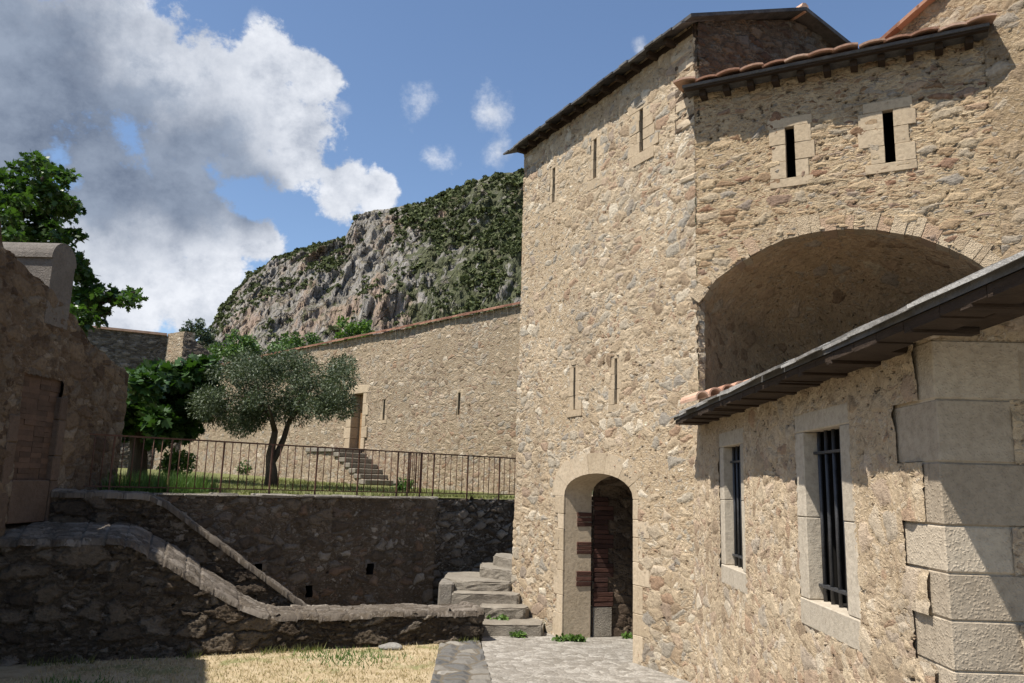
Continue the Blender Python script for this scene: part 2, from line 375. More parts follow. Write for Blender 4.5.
M_weed = leafmat('weed_leaf', (.05, .10, .02), (.12, .2, .045), .3)
M_blade = leafmat('grass_blade', (.075, .095, .03), (.21, .205, .085), .3, .7, .1)
M_straw = leafmat('dry_blade', (.27, .21, .115), (.50, .42, .275), .2, .8, .05)

def groundmat(name, stops, scale, amp=.01, tuft=None):
    m, nt, b = newmat(name)
    oc = nt.new('ShaderNodeTexCoord').outputs['Object']
    n1 = nt.noise(oc, scale, 6, .65); n2 = nt.noise(oc, scale * 9, 6, .7); n3 = nt.noise(oc, .5, 3)
    f = nt.m('ADD', nt.m('MULTIPLY', n1, .5), nt.m('ADD', nt.m('MULTIPLY', n2, .35), nt.m('MULTIPLY', n3, .15)))
    col = nt.ramp(f, stops)
    if tuft: col = nt.mix(nt.m('MULTIPLY', nt.smooth(nt.noise(oc, 1.6, 5, .7), .52, .62), .7), col, tuft)
    nt.put(b.inputs['Base Color'], col); b.inputs['Roughness'].default_value = 1
    set_disp(m, nt, nt.m('MULTIPLY_ADD', n2, amp, nt.m('MULTIPLY', n1, amp)), False)
    return m
M_earth = groundmat('earth', [(.3, (.09, .07, .048)), (.5, (.15, .122, .082)), (.7, (.21, .17, .115))], 2.2)
M_dry = groundmat('dry_grass_ground', [(.32, (.17, .12, .065)), (.46, (.36, .28, .17)), (.62, (.47, .385, .26))], 5, .02, (.14, .16, .055))
M_lawn = groundmat('lawn_ground', [(.3, (.06, .07, .026)), (.5, (.13, .135, .05)), (.7, (.22, .195, .095))], 3, .03)

def paving():
    m, nt, b = newmat('worn_paving')
    oc = nt.new('ShaderNodeTexCoord').outputs['Object']
    w = nt.vm('ADD', oc, nt.scale(nt.noise(oc, 6, 3, col=True), (.08, .08, 0)))
    e = nt.vor(w, 11, 'DISTANCE_TO_EDGE'); c = nt.sep(nt.vor(w, 11, out='Color'))
    n1 = nt.noise(oc, 1.2, 5, .6); n2 = nt.noise(oc, 30, 5, .7)
    col = nt.ramp(nt.m('MULTIPLY_ADD', c[0], .5, nt.m('MULTIPLY', n1, .55)), [(.2, (.17, .153, .13)), (.5, (.235, .216, .19)), (.8, (.32, .30, .27))])
    col = nt.mix(.6, col, nt.ramp(n2, [(.36, (.35, .34, .32)), (.5, (.95, .94, .92)), (.66, (1.4, 1.38, 1.34))]), 'MULTIPLY')
    col = nt.mix(.45, col, nt.ramp(nt.noise(oc, 7, 6, .7), [(.34, (.55, .53, .5)), (.55, (1.08, 1.07, 1.05))]), 'MULTIPLY')
    col = nt.mix(nt.m('MULTIPLY', nt.smooth(e, .09, .02), .45), col, (.195, .178, .15))
    nt.put(b.inputs['Base Color'], col)
    set_disp(m, nt, nt.m('MULTIPLY_ADD', nt.smooth(e, .0, .2), .004, nt.m('MULTIPLY', n2, .007)), False)
    return m
M_pave = paving()
def cobble():
    m, nt, b = newmat('river_cobbles')
    uv = nt.new('ShaderNodeTexCoord').outputs['UV']
    w = nt.vm('ADD', uv, nt.scale(nt.noise(uv, 5, 2, col=True), (.08, .08, 0)))
    e = nt.vor(w, 4.2, 'DISTANCE_TO_EDGE', rand=.85); c = nt.sep(nt.vor(w, 4.2, out='Color', rand=.85))
    n2 = nt.noise(uv, 26, 5, .65)
    col = nt.ramp(c[0], [(0, (.085, .083, .08)), (.35, (.125, .118, .108)), (.7, (.18, .163, .138)), (1, (.29, .27, .24))])
    col = nt.mix(.4, col, nt.ramp(n2, [(.3, (.6, .6, .6)), (.6, (1.05, 1.05, 1.04))]), 'MULTIPLY')
    k = nt.smooth(nt.m('MULTIPLY_ADD', n2, .06, e), .06, .14)
    col = nt.mix(k, (.11, .092, .068), col)
    nt.put(b.inputs['Base Color'], col)
    set_disp(m, nt, nt.m('MULTIPLY_ADD', nt.m('MULTIPLY', k, nt.smooth(e, .03, .4)), .035, nt.m('MULTIPLY', n2, .006)), True)
    return m
M_cobble = cobble()

def rockmat():
    m, nt, b = newmat('limestone_mountain')
    g = nt.new('ShaderNodeNewGeometry'); P = g.outputs['Position']; N = nt.sep(g.outputs['Normal'])
    v = nt.scale(P, (1, 1, .3))
    n1 = nt.noise(v, .05, 6, .62); n2 = nt.noise(v, .22, 6, .68); n3 = nt.noise(P, .035, 5, .6); n4 = nt.noise(P, .16, 5, .65)
    col = nt.ramp(n2, [(.3, (.09, .084, .08)), (.42, (.20, .187, .174)), (.58, (.30, .28, .258)), (.76, (.42, .395, .365))])
    col = nt.mix(nt.m('MULTIPLY', nt.smooth(n1, .50, .62), .75), col, nt.mix(n2, (.26, .175, .125), (.43, .30, .22)))
    cw = nt.vm('ADD', nt.scale(P, (1, 1, .38)), nt.scale(nt.noise(P, .12, 4, col=True), (9, 9, 6)))
    ck = nt.smooth(nt.vor(cw, .13, 'DISTANCE_TO_EDGE', dim='3D'), .0, .09)
    col = nt.mix(1, col, nt.mix(ck, (.42, .41, .42), (1.05, 1.05, 1.05)), 'MULTIPLY')
    soil = nt.mix(nt.noise(P, .3, 5), (.10, .09, .05), (.17, .14, .085))
    col = nt.mix(nt.m('MULTIPLY', nt.smooth(nt.m('ADD', N[2], nt.m('MULTIPLY', nt.m('SUBTRACT', n4, .5), .9)), .5, .75), .9), col, soil)
    at = nt.new('ShaderNodeAttribute', attribute_name='veg').outputs['Fac']
    gm = nt.smooth(nt.m('ADD', at, nt.m('MULTIPLY', nt.m('SUBTRACT', n4, .5), 2.2)), .4, .62)
    col = nt.mix(nt.m('MULTIPLY', gm, .9), col, nt.mix(nt.noise(P, .5, 5), (.04, .05, .02), (.10, .105, .048)))
    nt.put(b.inputs['Base Color'], col)
    set_disp(m, nt, nt.m('MULTIPLY_ADD', ck, 2.2, nt.m('MULTIPLY_ADD', n2, 3.5, nt.m('MULTIPLY', nt.noise(v, .8, 5, .7), 1.6))), False)
    return m
M_rock = rockmat()

# ------------------------------------------------------------------ wall frames
PA = onz(562, 638, 0)
FA = Frame(PA, 180 - 29.52)
cA = FA.w(2.89, 0, 0)
FD = Frame(cA, 180 - 64.145)
b0 = FA.w(2.78, 0, 0)
FB = Frame(b0, 180)
XB = b0[0]; YC = 3.78; YB0 = b0[1]
FC = Frame((XB, YC, 0), 90)
h0 = atdepth(517, 487, 19); FH = Frame(h0, 180 - 45.25)
f0 = atdepth(515, 498, 15.5); FF = Frame(f0, 49.39)
P0 = onz(265, 652, 0); FP = Frame(P0, 66.46)
FL = Frame((-5.93, 0, 0), 0)
I = lambda a, b: (a, b)

def void(f, u, zb, za, M):
    # the dark chamber behind a slit: five inner faces
    x0, x1, y0, y1, z0, z1 = u - .25, u + .25, .075, .6, zb - .08, za + .08
    MB().add([(x, y, z) for x in (x0, x1) for y in (y0, y1) for z in (z0, z1)], [(0, 1, 3, 2), (4, 6, 7, 5), (2, 3, 7, 6), (0, 2, 6, 4), (1, 5, 7, 3)]).build('slit_chamber', M_black, f, M)

# ------------------------------------------------------------------ GROUND
def sheet(name, pts, z, mat, kind='structure', dz=None):
    mb = MB(); mb.add([(p[0], p[1], (p[2] if len(p) > 2 else z)) for p in pts], [tuple(range(len(pts)))])
    o = mb.build(name, mat); tag(o, kind=kind); return o
o = sheet('ground', [(-1500, -300), (1500, -300), (1500, 1500), (-1500, 1500)], -.06, M_earth)
tag(o, 'bare earth ground under the fort and valley')
sheet('dry_grass_ground', [(-6.4, -3), (-1.0, -3), (-.93, 8.9), (-1.04, 10.75), (-.9, 11.2), (-3.2, 10.3), (-6.4, 8.9)], -.004, M_dry)
# paving of the courtyard
sheet('courtyard_paving', [(-.33, -3), (6, -3), (6, 13.5), (1.2, 14.5), (-.2, 14.5), (-1.3, 13.6), (-.6, 12), (-.52, 11.0), (-.32, 8.9)], 0, M_pave)
# cobbled strip
nu, nv = 36, 130
VV = []; UU = []
for i in range(nv + 1):
    y = -1 + 12.45 * i / nv
    l = -.95 - (.12 * (y - 8.9) / 1.9 if y > 8.9 else 0); r = -.30 - (.26 * (y - 8.9) / 2.3 if y > 8.9 else 0)
    for j in range(nu + 1):
        x = l + (r - l) * j / nu; VV.append((x, y, .006)); UU.append((x, y))
ii = np.arange((nu + 1) * (nv + 1)).reshape(nv + 1, nu + 1)
tag(link('cobble_path', mesh_np('cobble_path', VV, np.stack([ii[:-1, :-1], ii[:-1, 1:], ii[1:, 1:], ii[1:, :-1]], -1).reshape(-1, 4), UU, True), M_cobble), kind='structure')
# terrace lawn, gently rising away from the fence
def zter(x, y):
    d = -(x - f0[0]) * .651 + (y - f0[1]) * .759
    return 1.84 + max(0, d) * .021
tl = []
fa = FF.w(-8.2, .12, 0); fb = FF.w(2.5, .12, 0)
G = 40
lv = []; 
for i in range(G + 1):
    for j in range(G + 1):
        s = i / G; t = j / G
        p = np.array(fa[:2]) * (1 - s) + np.array(fb[:2]) * s; p = p + np.array([-.66, .75]) * 26 * t + np.array([-14, -6]) * t * (1 - s)
        lv.append((p[0], p[1], zter(p[0], p[1]) + .015 * math.sin(p[0] * 2.1) * math.sin(p[1] * 1.7)))
ii = np.arange((G + 1) ** 2).reshape(G + 1, G + 1)
tag(link('terrace_lawn', mesh_np('terrace_lawn', lv, np.stack([ii[:-1, :-1], ii[1:, :-1], ii[1:, 1:], ii[:-1, 1:]], -1).reshape(-1, 4), None, True), M_lawn), kind='structure')

def blades(name, pts, h, w, mat, label=None, spread=.35, kind='stuff'):
    P = np.asarray(pts, float); n = len(P); a = rng.uniform(0, 6.283, n); hh = h * rng.uniform(.5, 1.3, n)
    d = np.stack([np.cos(a), np.sin(a), 0 * a], 1) * (w / 2)
    lean = np.stack([rng.normal(0, spread, n) * hh, rng.normal(0, spread, n) * hh, hh], 1)
    V = np.stack([P - d, P + d, P + lean], 1).reshape(-1, 3); F = np.arange(3 * n).reshape(n, 3)
    o = link(name, mesh_np(name, V, F), mat); tag(o, label, kind=kind); return o
# lawn blades near the fence and up to the wall
pts = []
for _ in range(26000):
    s = rng.uniform(-7.6, 1); d = rng.uniform(.1, 1) ** 1.6 * 11 + .1
    p = FF.w(s, d, 0)
    if p[0] < -5.9 and p[1] < 11.6: continue
    k = math.sin(p[0] * 1.3) * math.sin(p[1] * 1.1 + 1)
    if rng.uniform() < .45 + .4 * k: pts.append((p[0], p[1], zter(p[0], p[1]) - .01))
blades('lawn_grass', pts, .07, .022, M_blade, 'short green grass growing on the terrace behind the railing')
pts = []
for _ in range(9000):
    x = rng.uniform(-5.2, -1.0); y = rng.uniform(8.2, 11)
    if (np.array([x, y]) - P0[:2]) @ FP.y[:2] > -.05: continue
    pts.append((x, y, -.004))
pts = np.array(pts); sel = (np.sin(pts[:, 0] * 2.7 + 1) + np.sin(pts[:, 1] * 3.3) + rng.normal(0, .5, len(pts))) > 1.25
blades('dry_grass', pts[~sel], .04, .011, M_straw, 'straw coloured dry grass in front of the low wall', .6)
blades('green_grass_patches', pts[sel], .06, .014, M_weed, 'green tufts scattered through the dry grass', .5)

# ------------------------------------------------------------------ TOWER
tower = thing('gate_tower', 'tall rubble stone gate tower with arched doorway, slits, big blind arch and tiled eave', 'tower', tuple(FA.w(1, 0, 0)))
arch_c, arch_r = .82, .82
DZ, DA = 1.97, 2.30     # door spring and apex height
def doorhole(u, z): return ((u > -.12) & (u < 1.76) & (z < DZ)) | ((z >= DZ) & (((u - .82) / .95) ** 2 + ((z - DZ) / .47) ** 2 < 1))
A_slits = [(u, za, zb) for (x, ya, yb) in ((554, 168, 202), (595, 139, 178), (641, 109, 152)) for (u, za) in [FA.px(x, ya)] for zb in [FA.px(x, yb)[1]]]
A_low = [(u, za, zb) for (x, ya, yb) in ((574.6, 367.6, 409.8), (615.8, 358.6, 404.4)) for (u, za) in [FA.px(x, ya)] for zb in [FA.px(x, yb)[1]]]
holes = [doorhole]
for u, za, zb in A_slits + A_low: holes.append(rect(u - .1, u + .1, zb - .05, za + .05))
link('wall', wall_mesh('wall', -1.5, 2.89, -.25, 8.02, .024, holes, .1, back=False), M_tower, tower, FA.M)
for k, (u, za, zb) in enumerate(A_slits + A_low):
    up = k < 3; hw = .042 if up else .028
    fr = slot_frame(u - hw, u + hw, zb, za, .24 if up else .13, .16 if up else .1, .16, 4 if up else 3, .06, .0 if not up else .002)
    f = fr.build('loophole', M_slitstone if up else M_slitstone, tower, FA.M)
    void(f, u, zb, za, FA.M)
# door surround: jamb stones and voussoirs
ds = MB()
zc = [0, .33, .58, .92, 1.2, 1.5, 1.72, DZ]
for i in range(len(zc) - 1):
    wl = .16 if i % 2 else .25
    ds.box(-wl, 0, -.006, .3, zc[i] + .0015 - (.12 if i == 0 else 0), zc[i + 1] - .0015, .002, .006)
    wr = .2 if (i + 1) % 2 else .33
    ds.box(1.64, 1.64 + wr, -.006, .3, zc[i] + .0015 - (.12 if i == 0 else 0), zc[i + 1] - .0015, .002, .006)
def archpt(t, e=0):      # segmental-elliptic arch, t from 0 (left spring) to 1
    a = math.pi * (1 - t); return (.82 + (.82 + e) * math.cos(a), DZ + (DA - DZ + e) * math.sin(a) ** .9)
nv = 7
for i in range(nv):
    t0, t1 = i / nv + .0015, (i + 1) / nv - .0015; e = .31 + random.uniform(-.03, .05)
    ps = [archpt(t0), archpt((t0 + t1) / 2), archpt(t1), archpt(t1, e), archpt((t0 + t1) / 2, e), archpt(t0, e)]
    ds.prism([(x, z) for x, z in ps[::-1]], -.006 + random.uniform(-.003, .003), .3)
ds.build('door_surround', M_lime, tower, FA.M)
# passage behind the door: it runs obliquely to the right
pdir = nrm(onz(592, 637.5, 0) - PA)
pdl = np.array([pdir @ FA.x, pdir @ FA.y]); 
def tunnel(name, t0, t1, mat, grow=0, seg=30, uvn=10, floor=False):
    prof = [(0 - grow, -.05), (0 - grow, .5), (0 - grow, 1.0), (0 - grow, 1.5)] + [(archpt(k / 16)[0] + (-grow if k < 5 else grow if k > 11 else 0), archpt(k / 16)[1] + grow * .6) for k in range(17)] + [(1.64 + grow, 1.5), (1.64 + grow, 1.0), (1.64 + grow, .5), (1.64 + grow, -.05)]
    # densify
    PP = [prof[0]]
    for a, b in zip(prof[:-1], prof[1:]):
        L_ = math.hypot(b[0] - a[0], b[1] - a[1]); n_ = max(1, int(L_ / .03))
        for q in range(1, n_ + 1): PP.append((a[0] + (b[0] - a[0]) * q / n_, a[1] + (b[1] - a[1]) * q / n_))
    L_ = [0]
    for a, b in zip(PP[:-1], PP[1:]): L_.append(L_[-1] + math.hypot(b[0] - a[0], b[1] - a[1]))
    n = len(PP); m_ = max(1, int((t1 - t0) / .03)); V = []; UV = []
    for j in range(m_ + 1):
        t = t0 + (t1 - t0) * j / m_
        for (u, z), l in zip(PP, L_): V.append((u + pdl[0] * t, .0 + pdl[1] * t, z)); UV.append((t, l))
    ii = np.arange((m_ + 1) * n).reshape(m_ + 1, n)
    F = np.stack([ii[:-1, :-1], ii[:-1, 1:], ii[1:, 1:], ii[1:, :-1]], -1).reshape(-1, 4)
    return V, F, UV
V, F, UV = tunnel('t', .02, .42, None)
rev = link('door_reveal', mesh_np('door_reveal', V, F[:, ::-1], UV, True), M_lime, tower, FA.M)
V, F, UV = tunnel('t', .47, 5.5, None, .05)
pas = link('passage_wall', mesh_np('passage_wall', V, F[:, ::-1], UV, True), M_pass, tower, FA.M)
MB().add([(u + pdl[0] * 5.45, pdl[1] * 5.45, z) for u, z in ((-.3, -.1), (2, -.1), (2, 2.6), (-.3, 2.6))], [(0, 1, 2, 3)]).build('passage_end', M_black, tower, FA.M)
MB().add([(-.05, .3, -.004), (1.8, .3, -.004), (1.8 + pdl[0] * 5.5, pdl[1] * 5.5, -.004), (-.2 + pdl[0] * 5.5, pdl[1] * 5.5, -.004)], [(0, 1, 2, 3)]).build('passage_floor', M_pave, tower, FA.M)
MP = FA.M @ Matrix(((pdl[0], -pdl[1], 0, 0), (pdl[1], pdl[0], 0, 0), (0, 0, 1, 0), (0, 0, 0, 1)))   # frame along the passage's left wall
for za, zb in ((1.54, 1.75), (1.15, 1.33), (.70, .92)):
    n = 3; bk = MB()
    for i in range(n): bk.box(.2, .425, -.012, .1, za + (zb - za) * i / n + .004, za + (zb - za) * (i + 1) / n - .006, .003, .005)
    bk.build('brick_toothing', M_brick, tower, MP)
bk = MB(); z = .42; i = 0
while z < 1.98:
    w = .30 if i % 6 < 3 else .22
    bk.box(.475, .475 + w, .02, .2, z, z + .06, .003, .005); z += .068; i += 1
bk.build('brick_jamb', M_brick, tower, MP)
st = MB(); st.box(.475, .76, .02, .2, .0, .41, .004, .01); st.build('jamb_base_stone', M_step, tower, MP)

# upper face D with the blind arch
arcD = [(-.0, 2.6), (-.0, 3.9), (.03, 4.3)] + [(.2, 4.55), (.53, 4.77), (.99, 4.98), (1.53, 5.04), (1.94, 4.985), (2.42, 4.83), (2.69, 4.67), (2.95, 4.47), (3.15, 4.2), (3.28, 3.8), (3.3, 2.6)]
au = np.array([p[0] for p in arcD[2:-1]]); az_ = np.array([p[1] for p in arcD[2:-1]])
def archz(u): return np.interp(u, au, az_)
holeD = lambda u, z: (u > .0) & (u < 3.29) & (z < archz(u) + .03)
D_slits = [(FD.px(788.5, 127)[0] + .01, FD.px(787, 127)[1], FD.px(789.6, 177.6)[1]), (FD.px(887, 111)[0] + .005, FD.px(882, 111)[1], FD.px(885.5, 163)[1])]
hs = [holeD] + [rect(u - .12, u + .12, zb - .05, za + .05) for u, za, zb in D_slits]
link('upper_wall', wall_mesh('upper_wall', 0.0, 3.9, 2.6, 7.08, .022, hs, .9, back=False), M_towerD, tower, FD.M)
for u, za, zb in D_slits:
    f = slot_frame(u - .052, u + .052, zb, za, .19, .11, .12, 3, .08).build('loophole', M_slitstone, tower, FD.M)
    void(f, u, zb, za, FD.M)
# ragged arch ring of thin voussoirs
vr = MB(); s_ = [0]
pl = [(float(u), float(archz(u))) for u in np.linspace(.02, 3.27, 90)]
for a, b in zip(pl[:-1], pl[1:]): s_.append(s_[-1] + math.hypot(b[0] - a[0], b[1] - a[1]))
L_ = s_[-1]; q = 0
def onarc(l):
    u = np.interp(l, s_, [p[0] for p in pl]); z = np.interp(l, s_, [p[1] for p in pl])
    u2 = np.interp(min(l + .02, L_), s_, [p[0] for p in pl]); z2 = np.interp(min(l + .02, L_), s_, [p[1] for p in pl])
    u1 = np.interp(max(l - .02, 0), s_, [p[0] for p in pl]); z1 = np.interp(max(l - .02, 0), s_, [p[1] for p in pl])
    t = nrm((u2 - u1, z2 - z1)); return u, z, -t[1], t[0]
while q < L_ - .06:
    w = random.uniform(.07, .17); a = onarc(q + .003); b = onarc(min(q + w, L_) - .003); h = random.uniform(.15, .24)
    dd = random.uniform(-.006, .01)
    ps = [(a[0], a[1] + dd), (b[0], b[1] + dd), (b[0] + b[2] * h, b[1] + b[3] * h), (a[0] + a[2] * h, a[1] + a[3] * h)]
    vr.prism(ps, -.004 + random.uniform(-.008, .006), .35); q += w
vr.build('arch_ring', M_voussoir, tower, FD.M)
# vault of the recess + its back wall
prof = [(.0, 2.6), (.0, 3.0), (.0, 3.5)] + [(.01, 3.95)] + [(float(u), float(archz(u))) for u in np.linspace(.03, 3.28, 60)] + [(3.29, 3.4), (3.3, 3.0), (3.3, 2.6)]
PP = [prof[0]]
for a, b in zip(prof[:-1], prof[1:]):
    n_ = max(1, int(math.hypot(b[0] - a[0], b[1] - a[1]) / .04))
    for k in range(1, n_ + 1): PP.append((a[0] + (b[0] - a[0]) * k / n_, a[1] + (b[1] - a[1]) * k / n_))
Ls = [0]
for a, b in zip(PP[:-1], PP[1:]): Ls.append(Ls[-1] + math.hypot(b[0] - a[0], b[1] - a[1]))
n = len(PP); nd = 80; V = []; UV = []
for j in range(nd + 1):
    t = 2.4 * math.sin(math.pi / 2 * j / nd)
    for (u, z), l in zip(PP, Ls): sq = math.sqrt(max(0, 1 - (t / 2.4) ** 2)); V.append((1.65 + (u - 1.65) * (.02 + .98 * sq), .03 + t, 2.6 + (z - 2.6) * (.02 + .98 * sq))); UV.append((l, t))
ii = np.arange((nd + 1) * n).reshape(nd + 1, n)
F = np.stack([ii[:-1, :-1], ii[1:, :-1], ii[1:, 1:], ii[:-1, 1:]], -1).reshape(-1, 4)
link('arch_vault', mesh_np('arch_vault', V, F, UV, True), M_vault, tower, FD.M)
link('arch_back_wall', wall_mesh('arch_back_wall', -.2, 3.9, 2.6, 5.2, .04, (), .2), M_vault, tower, FD.M @ Matrix.Translation((0, 2.6, 0)))
# quoins at the upper corner between the two faces
for x, y, w, h in ((690, 78, .42, .17), (691, 100, .36, .18), (691.5, 121, .34, .14), (692, 62, .3, .14), (693, 176, .3, .1), (692, 44, .45, .2)):
    u, z = FA.px(x, y); MB().box(2.9 - w, 2.905, -.012, .2, z - h / 2, z + h / 2, .012, .025).build('quoin', M_lime, tower, FA.M)
# gable above the lean-to roof
g0 = FA.w(2.94, 0, 0); FG = Frame(g0, 57)
rg = FG.px(795, 17); rr = FG.px(842, 48)
def gtop(u): return np.interp(u, [-.1, rg[0], rr[0], rr[0] + 1.6], [8.0, rg[1] - .06, rr[1] - .06, 8.2])
link('gable_wall', wall_mesh('gable_wall', .02, rr[0] + 1.5, 6.6, gtop, .035, (), .4), M_gable, tower, FG.M)
# slate roof of the tower: two slopes running from the gable to the far left end
def slab(mb, pts, th):
    n = len(pts); mb.add([(*p[:2], p[2]) for p in pts] + [(p[0], p[1], p[2] - th) for p in pts], [tuple(range(n)), tuple(range(2 * n - 1, n - 1, -1))] + [(i, i + n, (i + 1) % n + n, (i + 1) % n) for i in range(n)])
rf = MB()
nS = 26
for i in range(nS):                              # eave slates, laid edge to edge with uneven butts
    ua = -1.78 + 4.74 * i / nS; ub = ua + 4.74 / nS - .004; ov = .27 + random.uniform(-.02, .02); zz = 7.92 + random.uniform(-.008, .008)
    P = [FA.w(ua, -ov, zz - .02), FA.w(ub, -ov, zz - .02), FA.w(ub, .5, zz + .30), FA.w(ua, .5, zz + .30)]
    slab(rf, P, .03)
P = [FA.w(-1.75, -.2, 7.955), FA.w(3.08, -.2, 7.955), FG.w(rg[0], -.2, rg[1] + .05), FG.w(rg[0], -.12, rg[1] + .05) - FA.x * 4.4]
slab(rf, P, .05)
P = [FG.w(rg[0], -.2, rg[1] + .05), FG.w(rr[0] + 1.7, -.2, 8.25), FG.w(rr[0] + 1.7, -.1, 8.25) - FA.x * 4.4, FG.w(rg[0], -.12, rg[1] + .05) - FA.x * 4.4]
slab(rf, P, .06)
roofA = rf.build('slate_roof', M_slate, tower)
rc = MB(); p = FG.w(rg[0], -.14, rg[1] + .05); rc.tube([p - FA.x * 4.4, p + FA.x * .04], .075, 8); rc.build('ridge_cap', M_terra, roofA)
for i in range(12):
    u = -1.45 + i * .36; MB().box(u, u + .06, -.17, .0, 7.82, 7.9).build('rafter_end', M_wood, roofA, FA.M)
MB().box(-1.5, 2.9, -.02, .05, 7.84, 7.93).build('wall_plate', M_wood, roofA, FA.M)
# lean-to roof with canal tiles above D
eo = .27; ze = 6.98
lt = MB(); slab(lt, [FD.w(-.06, -eo + .02, ze + .02), FD.w(3.16, -eo + .02, ze + .02), FD.w(3.16, 1.2, ze + .36), FD.w(-.06, 1.2, ze + .36)], .05)
lean = lt.build('lean_to_roof', M_wood, tower)
tl_ = MB()
def tile(mb, p, ax, side, L, r, up=None):
    """half-round canal tile from p along ax"""
    p = np.array(p); upv = nrm(np.cross(side, ax)); upv = upv if upv[2] > 0 else -upv
    vs = []; n = 8
    for e, rr_ in ((0, r), (L, r * .8)):
        for k in range(n + 1):
            a = math.pi * k / n
            for q in (rr_, rr_ - .018): vs.append(p + ax * e + side * (math.cos(a) * q) + upv * (math.sin(a) * q))
    fs = []; st_ = 2 * (n + 1)
    for k in range(n):
        a = 2 * k; fs += [(a, a + 2, st_ + a + 2, st_ + a), (a + 1, st_ + a + 1, st_ + a + 3, a + 3), (a, a + 1, a + 3, a + 2), (st_ + a, st_ + a + 2, st_ + a + 3, st_ + a + 1)]
    mb.add(vs, fs)
def flat_tile(mb, p, ax, side, L, w):
    p = np.array(p); upv = nrm(np.cross(side, ax)); upv = upv if upv[2] > 0 else -upv; vs = []; n = 5
    for e in (0, L):
        for k in range(n + 1):
            q = k / n * 2 - 1; hgt = .022 * (1 - q * q)
            for th in (.022, 0): vs.append(p + ax * e + side * (q * w / 2) + upv * (hgt + th))
    fs = []; st_ = 2 * (n + 1)
    for k in range(n):
        a = 2 * k; fs += [(a, a + 2, st_ + a + 2, st_ + a), (a + 1, st_ + a + 1, st_ + a + 3, a + 3), (a, a + 1, a + 3, a + 2), (st_ + a, st_ + a + 2, st_ + a + 3, st_ + a + 1)]
    fs += [(0, st_, st_ + 1, 1), (2 * n, 2 * n + 1, st_ + 2 * n + 1, st_ + 2 * n)]
    mb.add(vs, fs)
sl = nrm(FD.y + np.array([0, 0, .25]))
i = 0; u = -.04
while u < 3.2:
    for r_ in range(3):
        sd_ = nrm(FD.x + np.array([0, 0, random.uniform(.02, .1)]))
        flat_tile(tl_, FD.w(u, -eo - .05 + random.uniform(-.025, .025), ze + .035) + sl * (.36 * r_) + np.array([0, 0, random.uniform(0, .015)]), nrm(sl + FD.x * random.uniform(-.06, .06)), sd_, 0.42, .27)
    u += .262 + random.uniform(-.012, .012)
tl_.build('canal_tiles', M_terra, lean)
un = MB(); un.box(-.08, 3.17, -eo - .0, .1, ze - .005, ze + .03); un.build('slate_course', M_slate, lean, FD.M)
u = .1
while u < 3.1:
    MB().box(u, u + .075, -.15, .03, ze - .095, ze - .02).build('rafter_end', M_wood, lean, FD.M); u += .285
# ------------------------------------------------------------------ NEIGHBOURING TALL WALL (E)
e0 = FD.w(3.13, 0, 0); FE = Frame(e0, 180 - 42)
e_a = FE.px(884, 44); e_b = FE.px(937, -2)
slope = (e_b[1] - e_a[1]) / (e_b[0] - e_a[0])
def etop(u): return e_a[1] + (u - e_a[0]) * slope if u < e_b[0] + 1.2 else e_a[1] + (e_b[0] + 1.2 - e_a[0]) * slope
tall = thing('tall_building', 'rubble gable wall rising out of the picture beside the tiled eave', 'building', tuple(e0))
M_tall = rubble('tall_wall_rubble', [(0, (.19, .14, .09)), (.3, (.31, .235, .155)), (.6, (.37, .29, .195)), (.8, (.26, .23, .19)), (1, (.42, .35, .26))], (.345, .265, .172), 4.8, 1.5, .35, .026, seed=13, grime=.25, pits=.5)
link('wall', wall_mesh('wall', .0, 3.2, 2.6, etop, .026, (), .5), M_tall, tall, FE.M)
link('rear_wall', wall_mesh('rear_wall', e_a[0] - .9, .02, 7.0, etop, .026, (), .5), M_tall, tall, FE.M @ Matrix.Translation((0, .006, 0)))
vg = MB()
for k in range(14):
    u = e_a[0] - .9 + .22 * k; z = etop(u); z2 = etop(u + .26)
    if u > e_b[0] + 1: break
    vg.prism([(u, z - .01), (u + .25, z2 - .01), (u + .25, z2 + .035), (u, z + .035)], -.1, .5)
vg.build('verge_tiles', M_terradark, tall, FE.M)

# ------------------------------------------------------------------ ANNEX
annex = thing('annex_building', 'low stone annex with two barred windows and a dark slate eave', 'building', (XB, YC, 0))
ub = lambda y: YB0 - y
wins = [(ub(7.88), ub(7.25), 1.405, 2.535, .15), (ub(5.605), ub(4.95), 1.395, 2.53, .17)]
zq = [-.1, .3, .62, .95, 1.12, 1.33, 1.55, 1.76, 1.975, 2.27, 2.57, 2.86]
courses = [(zq[i], zq[i + 1], (.20, .40)[i % 2] * random.uniform(.85, 1.15), (.62, .38)[i % 2] * random.uniform(.9, 1.1)) for i in range(len(zq) - 1)]
LB = YB0 - YC
hs = [rect(a - w + .016, b + w - .016, c - .16, d + .135) for a, b, c, d, w in wins] + [rect(LB - lb + .03, LB + 1, z0 - .002, z1 + .002) for z0, z1, lb, lc in courses]
link('wall', wall_mesh('wall', 0, YB0 - YC, -.25, 2.93, .016, hs, .5, back=False, wob=.01, ends=(True, False)), M_annex, annex, FB.M)
DB = ((.72, 1.15, 1.56, 1.76), (.45, .95, 1.98, 2.26), (.70, 1.2, 2.28, 2.56), (.42, .8, 2.6, 2.85), (.72, 1.1, 1.14, 1.32))
link('end_wall', wall_mesh('end_wall', 0, 3.2, -.25, lambda u: 2.90 + u * .4, .016, [rect(-1, lc - .03, z0 - .002, z1 + .002) for z0, z1, lb, lc in courses] + [rect(x0 + .01, x1 - .01, z0 + .01, z1 - .01) for x0, x1, z0, z1 in DB], .5, ends=(False, True)), M_annex, annex, FC.M)
